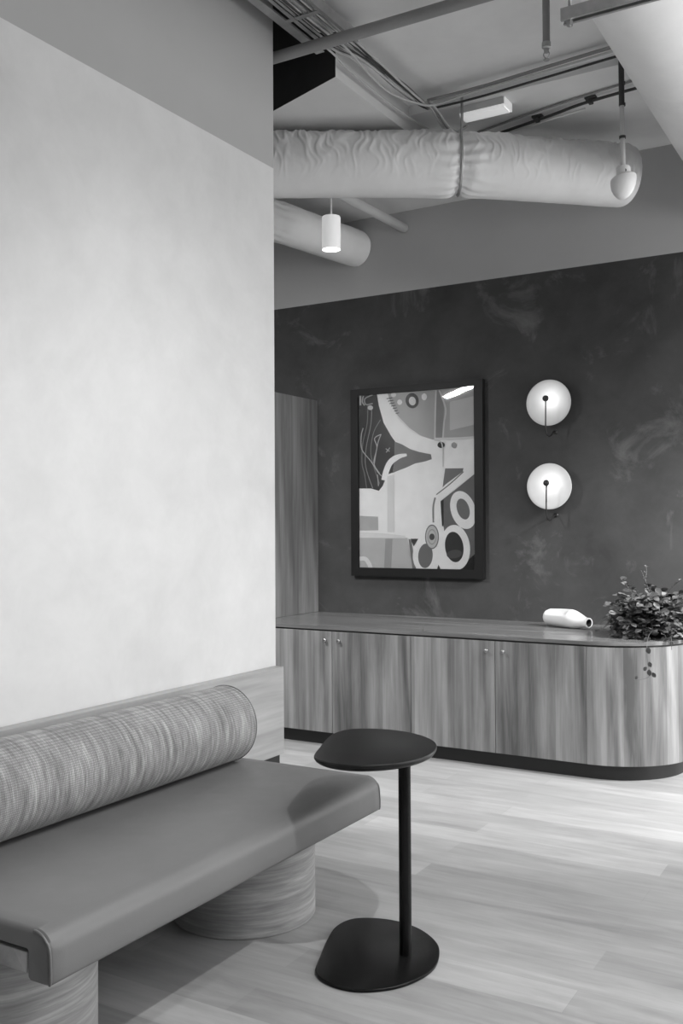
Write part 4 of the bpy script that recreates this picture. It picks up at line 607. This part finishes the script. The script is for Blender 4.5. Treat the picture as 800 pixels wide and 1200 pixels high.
# ------------------------------------------------------------------ sprinkler drop and hanging sensor
t = thing('sprinkler_drop', (-1.235, 3.722, 3.66), 'dark vertical pipe ending in a small sprinkler head', 'sprinkler')
bm = B(); tube(bm, [(-1.235, 3.722, 3.66), (-1.235, 3.722, 3.262)], .0145, 16); new('drop_pipe', bm, M['pipe_grey'], t, 'auto')
bm = B(); lathe(bm, [(0, 3.268), (.018, 3.268), (.018, 3.248), (.011, 3.244), (.009, 3.228), (0, 3.228)], (-1.235, 3.722, 0), 'z', 16)
for s in (-1, 1): tube(bm, spline([(-1.235+s*.008, 3.722, 3.232), (-1.235+s*.012, 3.722, 3.220), (-1.235+s*.003, 3.722, 3.205)], 4), .0022, 6)
lathe(bm, [(0, 3.206), (.006, 3.206), (.0125, 3.201), (.0125, 3.198), (0, 3.198)], (-1.235, 3.722, 0), 'z', 16)
new('sprinkler_head', bm, M['galv'], t, 'auto')
sx, sy = -1.195, 4.75
t = thing('hanging_sensor', (sx, sy, ZS), 'white dome sensor on a long thin rod hanging before the duct end', 'sensor')
bm = B(); tube(bm, [(sx-.006, sy, ZS+.05), (sx-.005, sy, 3.40)], .0135, 14); tube(bm, [(sx-.005, sy, 3.402), (sx, sy, 3.04)], .0115, 14, mi=1); new('suspension_rod', bm, [M['cable_d'], M['pipe_white']], t, 'auto')
for z in (3.50, 3.395, 3.235):
    bm = B(); lathe(bm, [(0, z-.006), (.016, z-.006), (.016, z+.006), (0, z+.006)], (sx-.005+.002, sy, 0), 'z', 16)
    new('rod_collar', bm, M['cable_d'], t, 'auto')
bm = B(); lathe(bm, [(0, 3.095), (.014, 3.095), (.03, 3.09), (.034, 3.082), (.034, 3.035), (0, 3.035)], (sx, sy, 0), 'z', 28); new('neck', bm, M['white'], t, 'auto')
bm = B(); lathe(bm, [(.0, 3.044), (.050, 3.044), (.060, 3.036), (.062, 3.02), (.058, 2.992), (.047, 2.965), (.030, 2.944), (.012, 2.934), (0, 2.932)], (sx, sy, 0), 'z', 36)
for v in bm.verts: v.co.z += (v.co.x-sx)*.18
new('dome', bm, M['white'], t, 'auto')
bm = B(); lathe(bm, [(0, -.0355), (.008, -.0355), (.008, -.030), (0, -.030)], (sx+.014, sy+.006, 3.062), 'y', 14); new('port', bm, M['cable_d'], t)

# ------------------------------------------------------------------ upholstered bench
XB = -2.428
t = thing('bench', (-2.05, 2.3, 0), 'grey leather bench on round wooden pedestals with a tube bolster against the pale wall', 'bench')
Y0, Y1 = 1.525, 3.068
prof = [(-2.43, .405), (-2.43, .446), (-2.426, .45)]
R = .050
prof += [(-1.652-R+R*math.sin(a), .450-R+R*math.cos(a)) for a in [PI/2*i/12 for i in range(13)]]
prof += [(-1.650, .37)] + [(-1.662+.012*math.cos(a), .344-.012*math.sin(a)) for a in [PI/2*i/4 for i in range(5)]]
prof += [(-1.700, .332), (-1.706, .338), (-1.706, .400), (-1.711, .405)]
prof = prof[::-1]
bm = B(); sec = [(Y0, .012), (Y0+.004, .005), (Y0+.012, 0)]+[(Y0+.012+(Y1-Y0-.024)*k/40, 0) for k in range(1, 40)]+[(Y1-.012, 0), (Y1-.004, .005), (Y1, .012)]
cx_, cz_ = -2.04, .40
rows = []
for y, ins in sec:
    row = []
    for x, z in prof:
        px2 = x-(ins if x > -1.75 else -ins if x < -2.4 else 0); pz2 = z-(ins if z > .43 else -ins*.4 if z < .345 else 0)
        cr = (1-((x+2.0)/.45)**2)*.004 if z > .448 and -2.42 < x < -1.7 else 0
        row.append(bm.verts.new((px2, y, pz2+cr)))
    rows.append(row)
n = len(prof)
for a, b in zip(rows, rows[1:]):
    for k in range(n): bm.faces.new((a[k], a[(k+1) % n], b[(k+1) % n], b[k]))
bm.faces.new(rows[0][::-1]); bm.faces.new(rows[-1])
cush = new('seat_cushion', bm, M['leather'], t, 'auto')
for y in (Y0+.004, Y1-.004):
    bm = B(); tube(bm, [(x-(.003 if x > -1.75 else 0), y, z-(.003 if z > .43 else 0)) for x, z in prof if z > .333 and x > -2.42 and not (x < -1.70 and z < .44)], .0034, 8)
    new('piping', bm, M['leather'], cush, True)
bm = B(); box(bm, -2.425, -1.730, Y0+.006, Y1-.02, .345, .392, bev=.002); new('seat_platform', bm, M['bench_wood'], t)
bm = B(); box(bm, -2.40, -1.80, Y0+.05, Y1-.06, .392, .4049); new('packer', bm, M['black_soft'], t)
M['ped'] = wood('pedestal_oak', .24, .50, 1, leaf=9, rough=.45, fine=24, vary=0)
def m_ped():
    t_ = NT('pedestal_veneer'); v = t_.coord(scale=(.05, .05, 1), rot=(.02, -.02, 0)); v2 = t_.coord(scale=(.10, .10, 1), rot=(.05, .04, 0))
    g1 = t_.noise(v, 95, 5, .65, .2); g2 = t_.noise(v2, 26, 4, .6, .4)
    m = t_.mul(t_.mul(g1, .5), t_.mul(g2, .5), 'ADD')
    t_.base(t_.ramp(m, [(.32, .20), (.5, .33), (.66, .52)])); t_.rough(.5); t_.bump(g1, .1, .003); return t_.m
M['ped'] = m_ped()
for y in (1.71, 2.775):
    bm = B(); lathe(bm, [(0, 0), (.247, 0), (.25, .003), (.25, .3445), (0, .3445)], (-2.04, y, 0), 'z', 96); new('pedestal', bm, M['ped'], t, 'auto')
bm = B(); box(bm, -2.4765, XB, 1.50, 3.607, .335, .722, bev=.0015, seg=1); new('back_panel', bm, M['bench_wood'], t)
bm = B(); box(bm, -2.4765, -2.452, 1.52, 3.606, .20, .3345); new('panel_shade_strip', bm, M['black_soft'], t)  # black strip added to paint in the shade below the back panel
# bolster
RB, BX, BZ = .143, -2.283, .5935
ys = [(Y0+.02, .86), (Y0+.012, .95), (Y0+.02, .985), (Y0+.035, 1)]
bm = B(); Pb = []; rb = []
N = 120; ya, yb = Y0+.01, 3.015
for k in range(N+1):
    s = k/N; y = ya+(yb-ya)*s; e = min(y-ya, yb-y); r_ = RB*(1-.13*max(0, 1-e/.022)**2)
    Pb.append((BX, y, BZ)); rb.append(r_)
tube(bm, Pb, rb, 80, True, 0, lambda i, s, a: 1+.004*noise.noise(Vector((s*14, math.cos(a)*1.5, math.sin(a)*1.5))))
bol = new('bolster', bm, M['fabric'], t, 'auto')
for y in (yb-.020, ya+.020):
    bm = B(); tube(bm, [(BX+(RB-.0005)*math.cos(a), y, BZ+(RB+.0005)*math.sin(a)) for a in [2*PI*k/72 for k in range(73)]], .0022, 6, False)
    new('piping', bm, M['fabric'], bol, True)

# ------------------------------------------------------------------ black side table
OUT = [(-1.567, 2.49), (-1.610, 2.59), (-1.652, 2.70), (-1.678, 2.80), (-1.662, 2.878), (-1.600, 2.922), (-1.514, 2.938), (-1.419, 2.915), (-1.335, 2.852), (-1.290, 2.777), (-1.266, 2.688), (-1.275, 2.600), (-1.311, 2.519), (-1.376, 2.458), (-1.442, 2.437), (-1.512, 2.448)]
sm = [(p.x, p.y) for p in spline([(x, y, 0) for x, y in OUT], 6, True)]
ccx = sum(p[0] for p in sm)/len(sm); ccy = sum(p[1] for p in sm)/len(sm)
def plate(levels, dx=0, dy=0):
    bm = B(); rows = []
    for inset, z in levels:
        row = []
        for x, y in sm:
            d = math.hypot(x-ccx, y-ccy); f = (d-inset)/d
            row.append(bm.verts.new((ccx+(x-ccx)*f+dx, ccy+(y-ccy)*f+dy, z)))
        rows.append(row)
    n = len(sm)
    for a, b in zip(rows, rows[1:]):
        for k in range(n): bm.faces.new((a[k], a[(k+1) % n], b[(k+1) % n], b[k]))
    bm.faces.new(rows[0][::-1]); bm.faces.new(rows[-1]); return bm
t = thing('side_table', (ccx, ccy, 0), 'black side table with an oval top and matching floor plate, in front of the bench', 'table')
new('base_plate', plate([(.004, 0), (.001, .001), (0, .003), (0, .0085), (.002, .010), (.004, .0105)]), M['black_gloss'], t, 'auto')
new('tabletop', plate([(.030, .624), (.016, .627), (.005, .634), (0, .641), (0, .646), (.002, .649), (.005, .650)], -.014, .02), M['black'], t, 'auto')
bm = B(); tube(bm, [(-1.381, 2.724, .0102), (-1.381, 2.724, .6245)], .0195, 32); new('pole', bm, M['black_gloss'], t, 'auto')

# ------------------------------------------------------------------ reclining white vase
def vase():
    bm = B(); x0, x1, cy, zb = -1.950, -1.625, 5.72, .7313; rows = []; N, K = 44, 48
    for i in range(N+1):
        s = i/N; x = x0+(x1-x0)*s
        if s < .10: r = math.sqrt(max(0, 1-(1-s/.10)**2))*.9+.001
        elif s < .60: r = .9+.1*math.sin((s-.10)/.50*PI/2)
        else: u = (s-.60)/.40; r = 1-.50*(u*u*(3-2*u))
        if s > .96: r += .04*(s-.96)/.04
        ry, rz = .062*r, .056*(r if s < .5 else r)
        ax_z = zb+.056*(.98 if s > .1 else .98)-(.016 if s > .6 else 0)*min(1, (s-.6)/.4 if s > .6 else 0)
        row = []
        for k in range(K):
            a = 2*PI*k/K; cyy = math.cos(a); czz = math.sin(a)
            z = ax_z+rz*czz; y = cy+ry*cyy
            # shallow scooped hollow along the upper side
            dg = math.degrees(a)
            if .05 < s < .60 and 88 < dg < 152:
                w = math.sin((s-.05)/.55*PI)**.6*math.sin((dg-88)/64*PI)**.5; z -= .020*w; y += .012*w
            row.append(bm.verts.new((x, y, max(z, zb))))
        rows.append(row)
    for a, b in zip(rows, rows[1:]):
        for k in range(K): bm.faces.new((a[k], a[(k+1) % K], b[(k+1) % K], b[k]))
    bm.faces.new(rows[0][::-1])
    # open mouth: inner wall
    last = rows[-1]; c = sum((v.co for v in last), Vector())/K; inner = []
    for d, f in ((0, .72), (-.03, .66), (-.06, .5)):
        inner.append([bm.verts.new(c+(v.co-c)*f+Vector((d, 0, 0))) for v in last])
    prev = last
    for row in inner:
        for k in range(K): bm.faces.new((prev[k], prev[(k+1) % K], row[(k+1) % K], row[k]))
        prev = row
    f = bm.faces.new(prev)
    for fc in bm.faces:
        if all(v in sum(inner, []) for v in fc.verts): fc.material_index = 1
    # swing the mouth a little towards the room
    bmesh.ops.rotate(bm, cent=(x0+.1, cy, zb), matrix=Matrix.Rotation(math.radians(-22), 3, 'Z'), verts=bm.verts)
    return bm
tag(new('vase', vase(), [M['white_ceramic'], M['soil']], None, True), 'white ceramic bottle-shaped vase lying on its side on the worktop', 'vase')  # second slot: dark soil tone reused to paint the shade inside the mouth

# ------------------------------------------------------------------ trailing plant
t = thing('potted_plant', (-1.21, 5.50, .7315), 'bushy leafy plant trailing over the rounded end of the worktop', 'plant')
random.seed(5)
PC = Vector((-1.245, 5.50, .7315))
bm = B(); lathe(bm, [(0, 0), (.070, 0), (.085, .02), (.092, .115), (.088, .115), (.082, .10), (0, .10)], PC, 'z', 36); new('pot', bm, M['pot'], t, 'auto')
bm = B(); lathe(bm, [(0, .1005), (.080, .1005), (.05, .108), (0, .11)], PC, 'z', 24); new('soil', bm, M['soil'], t, True)
bl = B(); bs = B()
def leaf(p, d, nrm, L, W, mi):
    d = d.normalized(); nrm = (nrm-d*nrm.dot(d))
    if nrm.length < 1e-4: nrm = Vector((0, 0, 1))
    nrm.normalize(); s = d.cross(nrm)
    prof_ = [(0, 0), (.16, .55), (.38, .95), (.6, 1), (.82, .68), (1, 0)]
    mid = [bl.verts.new(p+d*(L*u)+nrm*(-.12*L*u*u)) for u, w in prof_]
    lf = [bl.verts.new(p+d*(L*u)+s*(W*.5*w)+nrm*(.10*W*w-.12*L*u*u)) for u, w in prof_[1:-1]]
    rt = [bl.verts.new(p+d*(L*u)-s*(W*.5*w)+nrm*(.10*W*w-.12*L*u*u)) for u, w in prof_[1:-1]]
    for side, fl in ((lf, 1), (rt, 0)):
        q = [mid[0]]+side+[mid[-1]]
        for i in range(5):
            vs = [mid[i], mid[i+1], q[i+1], q[i]]; vs2 = []
            for v in vs:
                if v not in vs2: vs2.append(v)
            if len(vs2) > 2:
                try: bl.faces.new(vs2 if fl else vs2[::-1]).material_index = mi
                except ValueError: pass
def shoot(base, dirv, length, droop, size, dens=.022):
    p = base.copy(); d = dirv.normalized(); pts = [p.copy()]; acc = 0; st = .012
    steps = int(length/st)
    for i in range(steps):
        d = (d+Vector((random.uniform(-.09, .09), random.uniform(-.09, .09), random.uniform(-.07, .07)-droop))).normalized()
        p = p+d*st
        if p.y > 5.93: p.y = 5.93
        if p.z < .742 and not (p.y < CY-math.sqrt(max(0, (CR+.004)**2-min(CR**2, max(0, p.x-CX)**2)))): p.z = .742
        pts.append(p.copy()); acc += st
        if acc > dens:
            acc = 0
            for q in range(random.choice((1, 2, 2))):
                a = random.uniform(0, 2*PI); u = Vector((math.cos(a), math.sin(a), random.uniform(-.3, .9)))
                ld = (u+d*.4).normalized(); L = size*random.uniform(.65, 1.25)
                if p.y+ld.y*L > 5.94: continue
                leaf(p, ld, Vector((random.uniform(-.5, .5), random.uniform(-.9, .3), 1)), L, L*random.uniform(.68, .9), 1 if random.random() < .38 else 0)
    tube(bs, pts, .0014, 5)
for i in range(210):
    a = random.uniform(0, 2*PI) if i % 3 else random.uniform(PI, 2*PI); e = random.uniform(-.1, 1.25)
    dv = Vector((math.cos(a)*math.cos(e), math.sin(a)*math.cos(e), math.sin(e)))
    b0 = PC+Vector((dv.x*.06, dv.y*.06, .105))
    shoot(b0, dv, random.uniform(.10, .265), .05+random.uniform(0, .08), .040, .018)
for a, ln in ((2.7, .30), (.5, .27), (1.9, .28)):
    shoot(PC+Vector((0, 0, .12)), Vector((math.cos(a)*.55, math.sin(a)*.35, 1)), ln, .012, .020, .03)
# stems hanging over the rounded edge
def hang(P, leaves):
    Q = spline(P, 8); tube(bs, Q, .0014, 5)
    for (x, y, z), dx, L in leaves:
        leaf(Vector((x, y, z)), Vector((dx, -.2, -.8)), Vector((-.25, -1, .15)), L, L*.78, 0)
hang([(-1.20, 5.42, .80), (-1.20, 5.24, .775), (-1.195, 5.150, .742), (-1.19, 5.118, .70), (-1.185, 5.112, .63), (-1.175, 5.118, .575), (-1.20, 5.11, .552), (-1.25, 5.09, .545)],
     [((-1.195, 5.13, .765), -.2, .028), ((-1.185, 5.112, .715), .2, .036), ((-1.180, 5.112, .640), .35, .030), ((-1.19, 5.112, .612), -.7, .026), ((-1.18, 5.116, .600), .1, .034), ((-1.165, 5.118, .585), .6, .030), ((-1.235, 5.095, .565), -.4, .02)])
hang([(-1.12, 5.42, .80), (-1.105, 5.30, .775), (-1.098, 5.262, .735), (-1.095, 5.255, .69)], [((-1.098, 5.262, .735), .1, .028)])
new('foliage', bl, [M['leaf'], M['leaf2']], t, True, False)
new('stems', bs, M['stem'], t, True)
for i in range(2): pass
# two small fallen leaves beside the mouth of the vase
for k, (x, y) in enumerate(((-1.60, 5.60),)):
    bl = B(); leaf(Vector((x, y, .7335)), Vector((1, -.3, .05)), Vector((0, -.1, 1)), .03, .022, 0)
    for v in bl.verts: v.co.z = max(v.co.z, .7318)
    tag(new('fallen_leaf', bl, M['leaf'], None, True, False), 'single small dark leaf lying on the worktop by the vase mouth', 'leaf')

# ------------------------------------------------------------------ light
CORR = (-3.70, 3.32, 2.62); CDX, CDY = .53, .60
_x = Vector((CDX, CDY, 0)).normalized(); _z = -(Vector((-2.2, 5.95, 1.2))-Vector(CORR)); _z = (_z-_x*_z.dot(_x)).normalized(); _y = _z.cross(_x)
CORM = Matrix(((_x.x, _y.x, _z.x, CORR[0]), (_x.y, _y.y, _z.y, CORR[1]), (_x.z, _y.z, _z.z, CORR[2]), (0, 0, 0, 1)))
def area(name, loc, rot, sx_, sy_, e, spread=180):
    L = bpy.data.lights.new(name, 'AREA'); L.shape = 'RECTANGLE'; L.size = sx_; L.size_y = sy_; L.energy = e; L.spread = math.radians(spread)
    o = bpy.data.objects.new(name, L); COL.objects.link(o); o.location = loc; o.rotation_euler = rot; return o
area('window_daylight', (1.9, 9.40, 1.62), (math.radians(-90), 0, 0), 4.3, 2.5, 115)
area('side_window_daylight', (4.1, 5.2, 1.6), (0, math.radians(90), 0), 2.4, 4.0, 135)
area('ceiling_fill', (2.3, 1.8, 2.2), (math.radians(180), 0, 0), 2.4, 5.0, 140)  # unseen broad panel, added only to brighten the ceiling and ducts
area('ceiling_linear_light', (-.2, 3.4, 3.5), (0, 0, 0), .12, 3.0, 34)
L = bpy.data.lights.new('downlight', 'SPOT'); L.energy = 120; L.shadow_soft_size = .02; L.spot_size = math.radians(120); L.spot_blend = .8
o = bpy.data.objects.new('downlight', L); COL.objects.link(o); o.location = (-.2, 2.03, 2.7)
o.rotation_euler = (Vector((-1.7, 2.9, .3))-o.location).to_track_quat('-Z', 'Y').to_euler()
o = area('corridor_linear_light', CORR, (0, 0, 0), .9, .05, 74)
o.matrix_world = CORM
L = bpy.data.lights.new('end_downlight', 'SPOT'); L.energy = 480; L.shadow_soft_size = .16; L.spot_size = math.radians(74); L.spot_blend = .8
o = bpy.data.objects.new('end_downlight', L); COL.objects.link(o); o.location = (.55, 5.06, 2.45)
o.rotation_euler = (Vector((-1.1, 5.45, .55))-o.location).to_track_quat('-Z', 'Y').to_euler()
W = bpy.data.worlds.new('World'); S.world = W; W.use_nodes = True
W.node_tree.nodes['Background'].inputs['Color'].default_value = (1, 1, 1, 1); W.node_tree.nodes['Background'].inputs['Strength'].default_value = .06

# ------------------------------------------------------------------ camera
cam = bpy.data.cameras.new('camera'); co = bpy.data.objects.new('camera', cam); COL.objects.link(co)
yaw, pitch, roll = 0.532408, 0.0139169, -0.0053333
w = Vector((-math.sin(yaw)*math.cos(pitch), math.cos(yaw)*math.cos(pitch), math.sin(pitch)))
r0 = Vector((math.cos(yaw), math.sin(yaw), 0)); u0 = r0.cross(w)
r = r0*math.cos(roll)+u0*math.sin(roll); u = -r0*math.sin(roll)+u0*math.cos(roll)
mt = Matrix(((r.x, u.x, -w.x, 0), (r.y, u.y, -w.y, 0), (r.z, u.z, -w.z, 1.35), (0, 0, 0, 1)))
co.matrix_world = mt
cam.sensor_fit = 'VERTICAL'; cam.sensor_height = 24; cam.sensor_width = 16; cam.lens = 24*1135.93/1200; cam.clip_start = .05
S.camera = co
for o in S.objects:
    if '_w' in o: del o['_w']
S.view_settings.view_transform = 'Standard'; S.view_settings.look = 'None'; S.view_settings.gamma = 1; S.view_settings.exposure = 0
S.view_settings.use_curve_mapping = False
